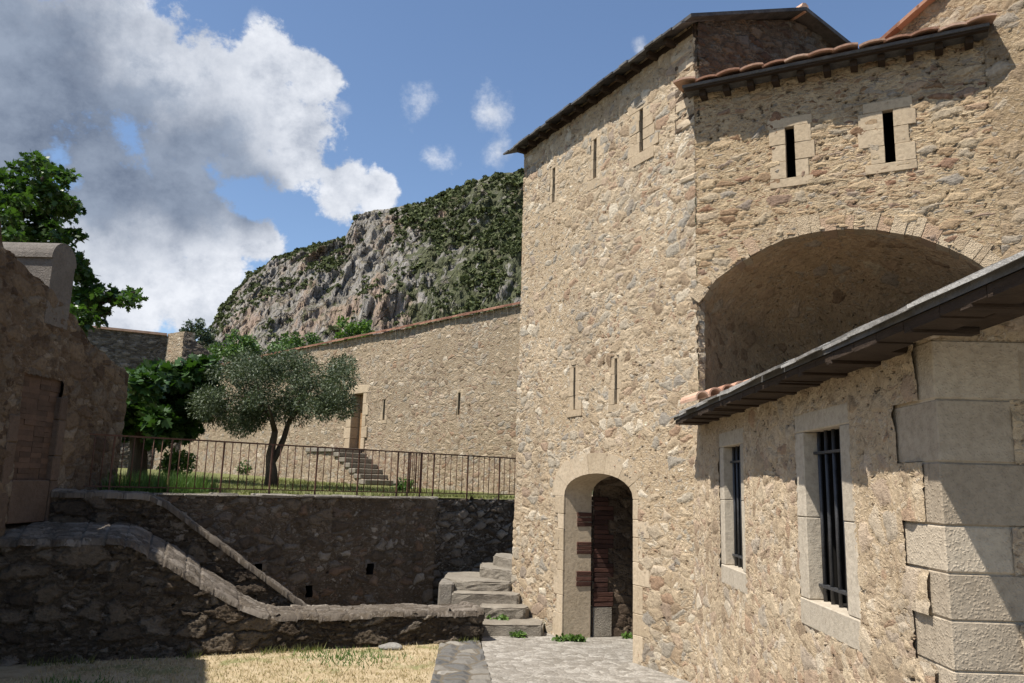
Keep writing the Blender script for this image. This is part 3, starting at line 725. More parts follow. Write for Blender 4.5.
for (a, b, c, d, w) in wins:
    mb = MB(); g = .0012; pr = .006
    mid = c + (d - c) * random.uniform(.42, .55)
    for x0, x1 in ((a - w, a), (b, b + w)):
        for z0, z1 in ((c, mid), (mid, d)): mb.box(x0 - random.uniform(0, .02), x1, pr, .13, z0 + g, z1 - g, .0015, .006) if x1 == a else mb.box(x0, x1 + random.uniform(0, .02), pr, .13, z0 + g, z1 - g, .0015, .006)
    mb.box(a - w - .02, b + w + .02, pr - .003, .13, d + g, d + .155, .0015, .007)
    mb.box(a - w + .01, b + w + .01, pr - .006, .13, c - .18, c - g, .0015, .008)
    f = mb.build('window', M_win, annex, FB.M)
    MB().box(a - .3, b + .3, .62, .66, c - .3, d + .3).build('dark_room', M_black, f, FB.M)
    dk = MB()
    for x0, x1 in ((a - .3, a - .02), (b + .02, b + .3)): dk.box(x0, x1, .135, .62, c - .3, d + .3)
    dk.box(a - .02, b + .02, .135, .62, d + .02, d + .3); dk.box(a - .02, b + .02, .135, .62, c - .3, c - .02); dk.build('inner_lining', M_black, f, FB.M)
    nb = 5
    for i in range(nb):
        x = a + (b - a) * (i + .5) / nb
        MB().tube([(x, .095, c - .005), (x, .095, d + .005)], .014, 8).build('bar', M_iron, f, FB.M, True)
    cr = MB(); cr.box(a + .0, b, .075, .115, d - .155, d - .137); cr.build('cross_bar', M_iron, f, FB.M)
    cr = MB(); cr.box(a + .0, b, .075, .115, c + .09, c + .108); cr.build('cross_bar', M_iron, f, FB.M)
M_bed = simple('smeared_mortar', (.34, .27, .185), (.56, .46, .335), 7, .95, .008)
for (a, b, c, d, w) in wins:
    mb = MB(); e = .06
    mb.box(a - w - e, a - .03, .021, .12, c - .175 - e, d + .15 + e); mb.box(b + .03, b + w + e, .021, .12, c - .175 - e, d + .15 + e)
    mb.box(a - .03, b + .03, .021, .12, c - .175 - e, c - .03); mb.box(a - .03, b + .03, .021, .12, d + .03, d + .15 + e)
    mb.build('window_bed', M_bed, annex, FB.M)
MB().box(LB - .52, LB - .03, .021, .1, -.15, 2.9).build('quoin_bed', M_bed, annex, FB.M)
MB().box(.04, 1.3, .024, .1, -.15, 2.9).build('quoin_bed', M_bed, annex, FC.M)
# quoins of the near corner
qm = MB()
for z0, z1, lb, lc in courses:
    qm.box(.006 - random.uniform(0, .006), lc, -lb, .0, z0 + .002, z1 - .002, .002, .007)
qm.box(.014, .33, -.16, -.012, -.2, 2.88)
# quoin frame: x to the right along the end wall, -y back along the long wall is +world y
MQ = Matrix(((1, 0, 0, XB + .012), (0, -1, 0, YC + .014), (0, 0, 1, 0), (0, 0, 0, 1)))
me = qm.mesh('corner_quoins'); me.flip_normals()
link('corner_quoins', me, M_quoin, annex, MQ)
for (x0, x1, z0, z1) in DB:
    MB().box(x0, x1, .01, .2, z0, z1, .004, .01).build('dressed_block', M_quoin, annex, FC.M)
# eave roof
EX, EZ = 1.62, 2.872; Yn, Yf = 1.9, 8.9; ang = math.tan(R(22))
ro = MB(); slab(ro, [(EX + .04, Yn, EZ + .05), (6.4, Yn, EZ + .05 + (6.4 - EX - .04) * ang), (6.4, Yf + .3, EZ + .05 + (6.4 - EX - .04) * ang), (EX + .04, Yf, EZ + .05)], .05)
aroof = ro.build('roof', M_slate, annex)
slm = MB(); y = Yn - .05
while y < Yf:
    w = random.uniform(.3, .55)
    for lay in range(3):
        x0 = EX + lay * .07 + random.uniform(-.022, .03); z0 = EZ + .036 + lay * .021 + (x0 - EX) * .15
        yy0 = y + random.uniform(-.04, .04); yy1 = min(y + w + random.uniform(-.03, .05), Yf + .1)
        slab(slm, [(x0, yy0, z0 + random.uniform(0, .01)), (x0 + .7, yy0, z0 + .7 * ang), (x0 + .7, yy1, z0 + .7 * ang), (x0 + random.uniform(-.02, .02), yy1, z0 + random.uniform(0, .01))], .018)
    y += w
slm.build('eave_slates', M_slatepale, aroof)
sf = MB(); y = Yn
while y < Yf - .1:
    w = random.uniform(.26, .34); w = min(w, Yf - .05 - y)
    sf.box(EX + .05, XB - .1 if y < YC else XB + .12, y + .003, y + w - .003, EZ - .045 + random.uniform(-.006, .006), EZ + .0); y += w
sf.build('soffit_boards', M_wood, aroof)
bm_ = MB(); bm_.box(XB - .03, XB + .1, YC - .03, Yf - .02, EZ + .035, EZ + .12)
bm_.build('wall_plate', M_wood, aroof)
y = Yn + .1
while y < Yf - .1:
    if abs(y - YC) > .08: MB().box(EX + .05, XB + .02, y, y + .08, EZ - .062, EZ - .035, .003, .006).build('rafter_end', M_wood, aroof)
    y += .46
b_ = MB(); b_.box(XB + .10, XB + .24, YC - .75, YC + .1, EZ + .03, EZ + .15, .004, .008); b_.build('purlin_end', M_wood, aroof)
b_ = MB(); b_.box(XB + 1.5, XB + 1.66, YC - .75, YC + .1, EZ + .5, EZ + .66); b_.build('purlin_end', M_wood, aroof)
bd = MB(); y = Yn
while y < YC + .3:
    slab(bd, [(XB - .1, y, EZ + .04), (6.3, y, EZ + .04 + 4.4 * ang), (6.3, y + .2, EZ + .04 + 4.4 * ang), (XB - .1, y + .2, EZ + .04)], .03); y += .204
bd.build('porch_boards', M_wood, aroof)
tt = MB()
for i in range(5): tile(tt, (EX + .25 + i * .17, 8.35 + .12 * i, EZ + .20 + .055 * i), np.array([-.25, .93, -.02]), nrm((.93, .25, .3)), .42, .085)
tt.build('junction_tiles', M_terra, aroof)

# ------------------------------------------------------------------ CURTAIN WALL
curtain = thing('curtain_wall', 'long sunlit rubble curtain wall with slits and tiled top beyond the lawn', 'wall', tuple(FH.w(-4, 0, 0)))
H_slits = [(FH.px(384, 410)[0], 4.48, 3.88), (FH.px(459, 404)[0], 4.47, 3.88)]
du0, du1 = FH.px(349.5, 447)[0], FH.px(360.5, 447)[0]
hs = [rect(u - .07, u + .07, zb - .03, za + .03) for u, za, zb in H_slits] + [rect(du0 - .08, du1 + .08, 2.9, 4.85)]
link('wall', wall_mesh('wall', -24, 1.2, 1.5, 6.52, .042, hs, .7, wob=.03), M_curtain, curtain, FH.M)
for u, za, zb in H_slits:
    f = slot_frame(u - .05, u + .05, zb, za, .09, .1, .09, 3, .06, .004).build('loophole', M_slitstone, curtain, FH.M)
    void(f, u, zb, za, FH.M)
hd = thing_door = None
df = MB()
for i in range(5):
    z0 = 3.05 + i * .34; w = .3 if i % 2 else .2
    df.box(du0 - .28 - (.08 if i % 2 else 0), du0, -.02, .5, z0, z0 + .332, .004, .01); df.box(du1, du1 + w, -.02, .5, z0, z0 + .332, .004, .01)
df.box(du0 - .36, du1 + .32, -.022, .5, 4.755, 5.0, .004, .01)
dr = df.build('door', M_slitstone, curtain, FH.M)
pk = MB(); n = 7
for i in range(n): pk.box(du0 + .0, du1, .28, .33, 3.05 + i * .243, 3.05 + (i + 1) * .243 - .008)
pk.build('door_leaf', M_oak, dr, FH.M)
ct = MB(); u = -24
while u < 1.2:
    w = random.uniform(.22, .3); z = 6.52 + random.uniform(-.01, .01)
    ct.add([(u, -.12, z), (u + w - .01, -.12, z), (u + w - .01, .35, z + .17), (u, .35, z + .17), (u, -.12, z + .045), (u + w - .01, -.12, z + .045), (u + w - .01, .35, z + .215), (u, .35, z + .215)], [(3, 2, 1, 0), (4, 5, 6, 7), (0, 1, 5, 4), (1, 2, 6, 5), (2, 3, 7, 6), (3, 0, 4, 7)]); u += w
ct.build('coping_tiles', M_terradark, curtain, FH.M)
# steps up to the door
stp = thing('wall_stair', 'flight of dark stone steps climbing to the plank door in the sunlit wall', 'stairs', tuple(FH.w(-6.5, -.5, 0)))
zb0 = zter(*FH.w(-5, -1, 0)[:2])
n = 7; zt = 3.06
zs = [zt - (zt - zb0) * i / n for i in range(n)]
usr = [FH.px(329 + 5.4 * i, 450, -.95)[0] for i in range(n)]
for i in range(n):
    mb = MB(); a = usr[i] - .02 if i else FH.px(306, 450, -.95)[0]; bnd = usr[i] + (usr[1] - usr[0]) if i else usr[1]
    mb.box(a if i == 0 else usr[i], usr[i] + (usr[1] - usr[0]) + .03 if i else usr[1] + .03, -.98, -.03, zs[i] - .13, zs[i], .006, .015); mb.build('step', M_step, stp, FH.M)
ul = FH.px(306, 450, -.95)[0]
sidetop = lambda u: np.interp(u, [ul] + [usr[1] + (usr[1] - usr[0]) * k for k in range(n)], [zt - .14] + [z - .14 for z in zs])
FHs = FH.M @ Matrix.Translation((0, -.93, 0))
link('side_wall', wall_mesh('side_wall', ul + .02, usr[-1] + (usr[1] - usr[0]), zb0 - .2, sidetop, .04, (), .85), M_curtain, stp, FHs)

# ------------------------------------------------------------------ RETAINING WALL AND RAILING
ret = thing('retaining_wall', 'dark stained rubble retaining wall carrying the railing and the lawn', 'wall', tuple(FF.w(-3, 0, 0)))
ZT = 1.83
cu = FF.px(435, 550, -.25)[0]
FFb = FF.M @ Matrix.Translation((0, -.25, 0))
put = []
for x, y in ((258, 570), (309, 592), (370, 569)):
    u, z = FF.px(x, y, -.25); put.append((u, z))
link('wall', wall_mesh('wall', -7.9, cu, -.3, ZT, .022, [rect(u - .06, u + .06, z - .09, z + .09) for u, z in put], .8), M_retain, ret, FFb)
for u, z in put: 
    mb = MB(); mb.box(u - .2, u + .2, .28, .3, z - .2, z + .2)
    for a, b, c, d in ((u - .2, u - .07, z - .2, z + .2), (u + .07, u + .2, z - .2, z + .2), (u - .07, u + .07, z + .1, z + .2), (u - .07, u + .07, z - .2, z - .1)): mb.box(a, b, .03, .28, c, d)
    mb.build('putlog_hole', M_black, ret, FFb)
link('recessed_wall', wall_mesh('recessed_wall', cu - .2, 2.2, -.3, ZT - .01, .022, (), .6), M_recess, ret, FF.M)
cp = MB(); u = -7.9
while u < cu:
    w = random.uniform(.3, .6); w = min(w, cu + .02 - u + .01)
    cp.box(u, u + w - .006, -.02 - random.uniform(0, .02), .4, ZT - .01, ZT + .028 + random.uniform(-.01, .012), .008, .015); u += w
cp.build('coping', M_cope, ret, FFb)

fence = thing('iron_railing', 'rusty brown iron railing with thin upright bars on top of the retaining wall', 'railing', tuple(FF.w(-3, .02, ZT)))
FR = FF.M @ Matrix.Translation((0, .02, 0))
zr0, zr1 = 1.93, 2.63
s0, s1 = FF.px(82, 440)[0], .12
def railz(s): return 0
MB().box(s0, s1, -.012, .012, zr1 - .016, zr1 + .006).build('top_rail', M_rust, fence, FR)
MB().box(s0, s1, -.01, .01, zr0 - .008, zr0 + .008).build('bottom_rail', M_rust, fence, FR)
bal = MB().tube([(0, 0, zr0), (0, 0, zr1 - .01)], .0075, 6).mesh('baluster', True)
post = MB().box(-.011, .011, -.011, .011, ZT - .05, zr1 - .005).mesh('post')
first = {}
def rep(name, me, u):
    M = FR @ Matrix.Translation((u + random.uniform(-.006, .006), 0, 0))
    if name not in first: first[name] = link(name, me, M_rust, fence, M)
    else:
        o = first[name].copy(); COL.objects.link(o); o.parent = fence; o.matrix_basis = wm(fence).inverted() @ M
u = s0 + .03; i = 0
while u < s1:
    rep('post' if i % 6 == 3 else 'baluster', post if i % 6 == 3 else bal, u); u += .1265; i += 1
g0_, g1_ = FF.px(409, 470)[0], FF.px(421, 470)[0]
for k in range(7): 
    if k in (0, 6): rep('post', post, g0_ + (g1_ - g0_) * k / 6)
    else: rep('baluster', bal, g0_ + (g1_ - g0_) * k / 6)

# ------------------------------------------------------------------ STAIR PARAPETS
def parapet(name, label, Fr, us, zf, zb, th, zbase, mat, cope, rg_=1.0):
    t = thing(name, label, 'wall', tuple(Fr.w(0, th / 2, 0)))
    ft = lambda u: float(np.interp(u, us, zf)); bt = lambda u: float(np.interp(u, us, zb))
    me = wall_mesh('wall', us[0], us[-1], zbase, lambda u: ft(u) - .03, .02, (), th, back=False)
    link('wall', me, mat, t, Fr.M)
    bk = MB(); uu = np.linspace(us[0], us[-1], 40)
    bk.add([(u, th, zbase) for u in uu] + [(u, th, bt(u) - .03) for u in uu], [(i + 1, i, i + 40, i + 41) for i in range(39)]); bk.build('rear_face', M_cope, t, Fr.M)
    # coping: a dense sheet of weathered stone, rough on top
    nu = int((us[-1] - us[0]) / .014); ny = 22; V = []; UV = []
    bnds = [us[0] - .1]
    while bnds[-1] < us[-1]: bnds.append(bnds[-1] + random.uniform(.16, .5))
    offs = [(random.uniform(-.016, .016), random.uniform(-.022, .022), random.uniform(-.02, .02)) for _ in bnds]
    for i in range(nu + 1):
        u = us[0] + (us[-1] - us[0]) * i / nu
        kk = int(np.searchsorted(bnds, u)) - 1; dz_, dy_, tl2 = offs[kk]; gap_ = min(u - bnds[kk], bnds[min(kk + 1, len(bnds) - 1)] - u) < .012
        rag = dy_ * rg_ + rg_ * (.006 * math.sin(u * 7) + .005 * math.sin(u * 17 + 1) + random.uniform(-.002, .002))
        for j in range(ny + 1):
            v = j / ny; z = ft(u) + (bt(u) - ft(u)) * v + .028 * math.sin(math.pi * v) - .03 * (j in (0,))
            y = -.045 + rag + (th + .05 - rag) * v
            if j == 0: z = ft(u) - .06; y += .01
            V.append((u, y, z + rg_ * (dz_ + tl2 * (v - .5) - .018 * gap_ + .003 * math.sin(u * 29 + v * 9)))); UV.append((u, y + 3))
    ii = np.arange((nu + 1) * (ny + 1)).reshape(nu + 1, ny + 1)
    link('coping', mesh_np('coping', V, np.stack([ii[:-1, :-1], ii[1:, :-1], ii[1:, 1:], ii[:-1, 1:]], -1).reshape(-1, 4), UV, True), cope, t, Fr.M)
    return t
M_copeR = rubble('coping_rubble', [(0, (.075, .062, .05)), (.4, (.125, .107, .088)), (.7, (.165, .143, .12)), (1, (.23, .205, .175))], (.115, .095, .074), 3.6, 2.2, .3, .018, seed=14, grime=.25, pits=.5)
us = [-3.15, -1.78, -1.62, -1.3, -.85, -.4, -.12, .15, .6, 1.5, 2.2, 2.85]
zf = [1.335, 1.335, 1.30, 1.13, .85, .60, .475, .425, .41, .425, .40, .41]
zb = [1.49, 1.49, 1.46, 1.30, .99, .70, .54, .44, .41, .42, .39, .39]
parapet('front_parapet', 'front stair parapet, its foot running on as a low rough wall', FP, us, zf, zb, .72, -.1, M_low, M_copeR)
q0 = onz(150, 495, 1.845); FQ = Frame(q0, 66.46)
parapet('back_parapet', 'rear stair parapet with a straight sloping coping below the railing', FQ, [-1.12, -.12, .0, .2, 2.1, 2.25], [1.85, 1.85, 1.83, 1.74, .38, .3], [1.87, 1.87, 1.85, 1.76, .40, .32], .22, -.1, M_low, M_copeR, .35)
# treads rising between the two parapets
rs = thing('parapet_stair', 'stone steps between the two sloping parapets', 'stairs', tuple(FP.w(-1, .8, 0)))
for i in range(8):
    mb = MB(); mb.box(.9 - .28 * i - .28, .9 - .28 * i, .72, 1.2, -.1, .05 + .13 * i, .005, .01); mb.build('step', M_step, rs, FP.M)
mb = MB(); mb.box(-3.0, .9 - .28 * 8, .72, 1.2, -.1, .05 + .13 * 7); mb.build('landing', M_step, rs, FP.M)

# ------------------------------------------------------------------ COURTYARD STEPS (right)
cs = thing('courtyard_stair', 'worn stone steps with a landing between low wall and tower door', 'stairs', (-.2, 12.5, 0))
def stepbox(pts, z0, z1, name='step'):
    """rough stone step from a plan outline: top subdivided and worn"""
    bm = bmesh.new(); vs = [bm.verts.new((p[0], p[1], z0)) for p in pts]; f = bm.faces.new(vs); 
    if f.normal.z > 0: pass
    bm.normal_update()
    r = bmesh.ops.extrude_face_region(bm, geom=[f]); 
    for v in r['geom']:
        if isinstance(v, bmesh.types.BMVert): v.co.z = z1
    bmesh.ops.recalc_face_normals(bm, faces=bm.faces[:])
    bmesh.ops.bevel(bm, geom=bm.edges[:], offset=.022, segments=2, affect='EDGES')
    bmesh.ops.subdivide_edges(bm, edges=[e for e in bm.edges if e.calc_length() > .2], cuts=6, use_grid_fill=True)
    for v in bm.verts: v.co += Vector((random.uniform(-.006, .006), random.uniform(-.008, .008), random.uniform(-.007, .005)))
    me = bpy.data.meshes.new(name); bm.to_mesh(me); bm.free(); return link(name, me, M_step, cs)
tw = lambda y: (FA.p + FA.x * ((y - FA.p[1]) / FA.x[1]))[0] - .0   # x of the tower face at depth y
S1, S2, S3, S4, SB = 11.62, 12.12, 12.52, 12.9, 14.35
z1, z2, z3, z4 = .15, .31, .45, .59
stepbox([(-.62, S1), (.30, S1 + .12), (tw(S1 + .5) + .0, S1 + .5), (tw(S2 + .3) , S2 + .4), (-.62, S2 + .1)], -.05, z1)
stepbox([(-.62, S2), (.04, S2 + .1), (.12, S2 + .3), (tw(S3 + .3), S3 + .4), (-.65, S3 + .1)], -.05, z2)
stepbox([(-1.08, S3), (-.06, S3 + .05), (.0, S3 + .3), (tw(S4 + .3), S4 + .4), (-1.1, S4 + .1)], -.05, z3)
stepbox([(-1.05, S4 - .02), (-.2, S4 + .03), (-.1, S4 + .5), (-.35, 14.3), (-1.32, 14.3), (-1.3, 13.3)], .3, z4)
mbk = MB(); mbk.box(-1.32, -1.08, 12.75, 13.4, -.1, .575, .01, .03); mbk.build('side_block', M_cope, cs)
stepbox([(-.72, 13.55), (-.28, 13.2), (-.02, 12.85), (.02, 13.3), (-.35, 14.4), (-.75, 14.4)], .4, .745)
stepbox([(-.52, 14.0), (-.18, 13.35), (.0, 13.2), (-.2, 14.6), (-.5, 14.6)], .5, .90)

# ------------------------------------------------------------------ LEFT WALL
left = thing('left_wall', 'shaded reddish rubble wall at the left edge with brick niche and stone piers', 'wall', (-5.93, 9.5, 0))
def ltop(y): return float(np.interp(y, [-3, 6.96, 8.27, 8.36, 9.34, 9.9, 10.39, 11.44, 12], [5.78, 5.78, 4.86, 4.58, 4.32, 4.1, 3.83, 3.57, 3.5]) + .012 * math.sin(y * 9) + .01 * math.sin(y * 23))
yend = 11.46
niche = rect(9.08, 9.86, 1.3, 3.25)
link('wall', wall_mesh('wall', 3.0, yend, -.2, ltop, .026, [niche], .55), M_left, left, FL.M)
nb_ = MB(); z = 1.5
while z < 3.25:
    o_ = 0 if int(z * 100) % 2 else .06; y = 9.06
    while y < 9.88: nb_.box(y, min(y + .21, 9.9), .05 + random.uniform(0, .012), .3, z, z + .062, .002); y += .212
    z += .064
nb_.build('brick_infill', M_nichebrick, left, FL.M)
for ya, yb, zt_ in ((8.9, 9.08, 2.75), (9.84, 10.0, 3.05)):
    pm = MB(); z = 1.45
    while z < zt_: h = random.uniform(.3, .6); pm.box(ya, yb, -.02, .3, z, min(z + h, zt_) - .006, .005, .012); z += h
    pm.build('stone_pier', M_niche, left, FL.M)
sm = MB(); 0 and sm.add([(9.09, -.04, 2.42), (9.83, -.04, 2.62), (9.83, -.04, 2.78), (9.09, -.04, 2.68), (9.09, .2, 2.42), (9.83, .2, 2.62), (9.83, .2, 2.78), (9.09, .2, 2.68)], [(0, 1, 2, 3), (7, 6, 5, 4), (0, 4, 5, 1), (1, 5, 6, 2), (2, 6, 7, 3), (3, 7, 4, 0)])
sm.box(9.1, 9.82, -.02, .2, 1.5, 2.0, .004, .01); sm.build('niche_stones', M_niche, left, FL.M)
# cross wall with a rounded coping
xm = MB(); 
pr_ = [(9.3, 3.9), (9.78, 3.9), (9.78, 4.72)] + [(9.54 + .27 * math.cos(a), 4.72 + .25 * math.sin(a)) for a in np.linspace(0, math.pi, 13)] + [(9.3, 4.72)]
xm.prism(pr_, .0, 2.6)
xo = xm.build('cross_wall', M_crossw, None, FL.M)
tag(xo, 'grey stub of cross wall with rounded stone coping on top of the left wall', 'wall')

# ------------------------------------------------------------------ BASTION BEHIND
bas = thing('ruined_bastion', 'dark shaded stone walls with one sunlit narrow face behind the fig tree', 'building', tuple(atdepth(165, 450, 34)))
p1 = atdepth(162.5, 380, 34); F1 = Frame(p1, 62)
z1t = F1.px(150, 334)[1]
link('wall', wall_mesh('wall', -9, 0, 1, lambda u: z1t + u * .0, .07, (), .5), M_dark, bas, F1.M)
p2 = atdepth(179.5, 380, 33.3); F2v = p2 - p1; az2 = math.degrees(math.atan2(F2v[0], F2v[1])); F2 = Frame(p1, az2); w2 = float(np.linalg.norm(F2v[:2]))
z2t = F2.px(172, 333)[1]
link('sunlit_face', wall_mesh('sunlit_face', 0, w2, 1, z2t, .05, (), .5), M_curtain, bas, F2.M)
F3 = Frame(p2, 62); a3 = F3.px(186, 333); b3 = F3.px(224, 364)
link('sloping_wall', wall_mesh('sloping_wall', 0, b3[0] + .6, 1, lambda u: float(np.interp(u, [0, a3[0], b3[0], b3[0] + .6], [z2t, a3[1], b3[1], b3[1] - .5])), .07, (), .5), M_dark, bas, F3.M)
cpm = MB(); cpm.box(-9, -.02, -.1, .5, z1t, z1t + .1); cpm.build('coping', M_terra, bas, F1.M)

# ------------------------------------------------------------------ VEGETATION
def leaves(centers, radii, n, size, shape='oval', aspect=.4, up=.35, fold=.25, shell=.55, outward=.4):
    """n leaves spread through a set of clumps; returns arrays for one mesh"""
    C = np.asarray(centers, float); Rr = np.asarray(radii, float)
    if Rr.ndim == 1: Rr = np.repeat(Rr[:, None], 3, 1)
    w = (Rr.prod(1)) ** .67; k = rng.choice(len(C), n, p=w / w.sum())
    d = rng.normal(size=(n, 3)); d /= np.linalg.norm(d, axis=1)[:, None]
    r = rng.uniform(shell ** 3, 1, n) ** (1 / 3) * rng.uniform(.75, 1.12, n)
    P = C[k] + d * Rr[k] * r[:, None]
    ax = d * outward + rng.normal(size=(n, 3)) * .7; ax[:, 2] -= .15; ax /= np.linalg.norm(ax, axis=1)[:, None]
    nn_ = rng.normal(size=(n, 3)) * .7; nn_[:, 2] += up * 2; sd = np.cross(ax, nn_); sd /= np.linalg.norm(sd, axis=1)[:, None] + 1e-9; up_ = np.cross(sd, ax)
    L = size * rng.uniform(.6, 1.25, n)
    if shape == 'oval': prof = [(0, 0, 0), (.35, .5, fold), (.75, .36, fold), (1, 0, 0), (.75, -.36, fold), (.35, -.5, fold)]
    elif shape == 'thin': prof = [(0, 0, 0), (.45, .5, 0), (1, 0, .1), (.45, -.5, 0)]
    else: prof = [(0, 0, 0), (.1, .42, .1), (.45, .62, .2), (.5, .3, .05), (.85, .42, .15), (.8, .16, .02), (1.1, 0, -.1), (.8, -.16, .02), (.85, -.42, .15), (.5, -.3, .05), (.45, -.62, .2), (.1, -.42, .1)]
    q = np.array(prof); m = len(q)
    V = P[:, None, :] + (ax[:, None, :] * q[None, :, 0, None] + sd[:, None, :] * (q[None, :, 1, None] * aspect * (2 if shape != 'fig' else 1)) + up_[:, None, :] * (q[None, :, 2, None] * .35)) * L[:, None, None]
    return V.reshape(-1, 3), np.arange(n * m).reshape(n, m)
def clump_cloud(c, r, n, rr=(.25, .45), flat=1.0, seed=0, bias=0):
    g = np.random.default_rng(seed); out = []; rad = []
    while len(out) < n:
        d = g.normal(size=3); d /= np.linalg.norm(d); q = g.uniform(.35, 1) ** .6
        if d[2] < -.55 + bias: continue
        out.append(np.array(c) + d * np.array(r) * q * .85); s = g.uniform(*rr); rad.append((s, s, s * flat))
    return out, rad
def crown(name, parent, mat, cs_, rs_, n, size, **kw):
    V, F = leaves(cs_, rs_, n, size, **kw); return link(name, mesh_np(name, V, F), mat, parent)

# olive tree on the lawn
ob = atdepth(272, 481, 17.0); ob[2] = zter(ob[0], ob[1])
ol = thing('olive_tree', 'grey green olive tree with a forked leaning trunk on the lawn', 'tree', tuple(ob))
def pxd(x, y, D): return atdepth(x, y, D)
tr = MB()
tr.tube([ob + np.array([0, 0, -.1]), pxd(271.5, 470, 17), pxd(270, 456, 16.95), pxd(272.5, 444, 16.95), pxd(275, 432, 16.9), pxd(272, 420, 16.9), pxd(262, 404, 16.8), pxd(245, 388, 16.7)], [.16, .12, .088, .078, .066, .055, .04, .02], 10)
tr.tube([pxd(272, 462, 17), pxd(279, 450, 17.05), pxd(284, 438, 17.1), pxd(288, 424, 17.1), pxd(298, 406, 17.2), pxd(315, 385, 17.4)], [.085, .07, .06, .055, .042, .02], 9)
for (x, y, D, x2, y2, D2) in ((275, 432, 16.9, 268, 405, 16.2), (288, 424, 17.1, 300, 400, 16.6), (272, 420, 16.9, 285, 395, 17.6), (262, 404, 16.8, 228, 395, 16.6), (298, 406, 17.2, 335, 400, 17.5), (262, 404, 16.8, 255, 375, 16.9), (298, 406, 17.2, 305, 375, 17.0)):
    a = pxd(x, y, D); b = pxd(x2, y2, D2); tr.tube([a, (a + b) / 2 + np.array([0, 0, .05]), b], [.045, .032, .015], 6)
tr.build('trunk', M_bark, ol, None, True)
cl = []; rl = []
g = np.random.default_rng(3)
blobs = [(232, 392, 36, 26), (275, 385, 42, 28), (320, 388, 36, 27), (300, 372, 36, 18), (255, 372, 32, 16), (342, 386, 16, 24), (214, 402, 18, 16), (285, 400, 45, 18), (330, 406, 20, 10), (240, 414, 20, 12)]
for (x, y, rx, ry) in blobs:
    for _ in range(13):
        a = g.uniform(0, 6.28); q = g.uniform(0, 1) ** .5
        cl.append(pxd(x + math.cos(a) * q * rx, y + math.sin(a) * q * ry, 17 + g.normal(0, .75))); s = g.uniform(.16, .34); rl.append((s, s, s * .9))
crown('crown', ol, M_olive, cl, rl, 46000, .08, shape='thin', aspect=.14, shell=.25, up=.1, outward=.8)
# fig tree
fbp = atdepth(138, 470, 18.5); fbp[2] = zter(fbp[0], fbp[1])
fg = thing('fig_tree', 'dark green broad leaved fig tree beside the left wall on the lawn', 'tree', tuple(fbp))
tr = MB(); tr.tube([fbp + np.array([0, 0, -.1]), pxd(139, 455, 18.5), pxd(138, 440, 18.5), pxd(145, 415, 18.5), pxd(152, 392, 18.5)], [.24, .2, .18, .12, .05], 9)
tr.tube([pxd(138, 440, 18.5), pxd(128, 415, 18.3), pxd(122, 395, 18)], [.12, .09, .04], 7); tr.tube([pxd(142, 425, 18.5), pxd(170, 405, 18.3), pxd(190, 395, 18)], [.1, .07, .03], 7)
tr.build('trunk', M_bark, fg, None, True)
cl = []; rl = []
for (x, y, rx, ry, k) in [(150, 395, 40, 24, 26), (185, 392, 26, 20, 16), (130, 410, 25, 22, 14), (165, 425, 30, 12, 14), (195, 405, 18, 14, 8), (160, 378, 25, 9, 8), (196, 376, 14, 8, 5), (110, 420, 18, 18, 8)]:
    for _ in range(k):
        a = g.uniform(0, 6.28); q = g.uniform(0, 1) ** .5
        cl.append(pxd(x + math.cos(a) * q * rx, y + math.sin(a) * q * ry, 18.4 + g.normal(0, .8))); s = g.uniform(.2, .4); rl.append((s, s, s * .85))
crown('crown', fg, M_fig, cl, rl, 9000, .2, shape='fig', aspect=.95, shell=.3, up=.9)
# big broad-leaved tree behind the left wall
tb = np.array([-9.6, 13.2, 1.7])
bt = thing('broadleaf_tree', 'bright green broad leaved tree overhanging the top of the left wall', 'tree', tuple(tb))
tr = MB(); tr.tube([tb, tb + np.array([.1, 0, 2.2]), pxd(15, 225, 12.5), pxd(30, 195, 12.2), pxd(45, 175, 12)], [.22, .18, .1, .06, .02], 8)
tr.tube([tb + np.array([.1, 0, 2.0]), pxd(60, 318, 12.6), pxd(95, 305, 12.3), pxd(135, 292, 12.1)], [.12, .07, .04, .012], 7)
tr.tube([tb + np.array([.1, 0, 2.1]), pxd(70, 330, 12.6), pxd(110, 312, 12.3)], [.1, .05, .015], 6)
tr.build('trunk', M_bark, bt, None, True)
cl = []; rl = []
for (x, y, rx, ry, k) in [(6, 205, 26, 36, 26), (40, 190, 26, 22, 14), (52, 218, 18, 16, 9), (28, 238, 36, 12, 13), (-40, 210, 50, 45, 24), (62, 175, 12, 9, 5), (70, 208, 8, 12, 4), (64, 240, 12, 8, 4), (28, 166, 18, 8, 5), (74, 258, 9, 12, 4), (80, 270, 8, 10, 4), (82, 285, 9, 14, 5), (98, 298, 22, 14, 11), (127, 296, 14, 8, 6), (76, 315, 10, 10, 4), (102, 316, 14, 6, 4)]:
    for _ in range(k):
        a = g.uniform(0, 6.28); q = g.uniform(0, 1) ** .5
        cl.append(pxd(x + math.cos(a) * q * rx, y + math.sin(a) * q * ry, 12.2 + g.normal(0, .5))); s = g.uniform(.08, .24); rl.append((s, s, s * .55))
crown('crown', bt, M_big, cl, rl, 9000, .092, shape='fig', aspect=.8, shell=.2, up=.9)

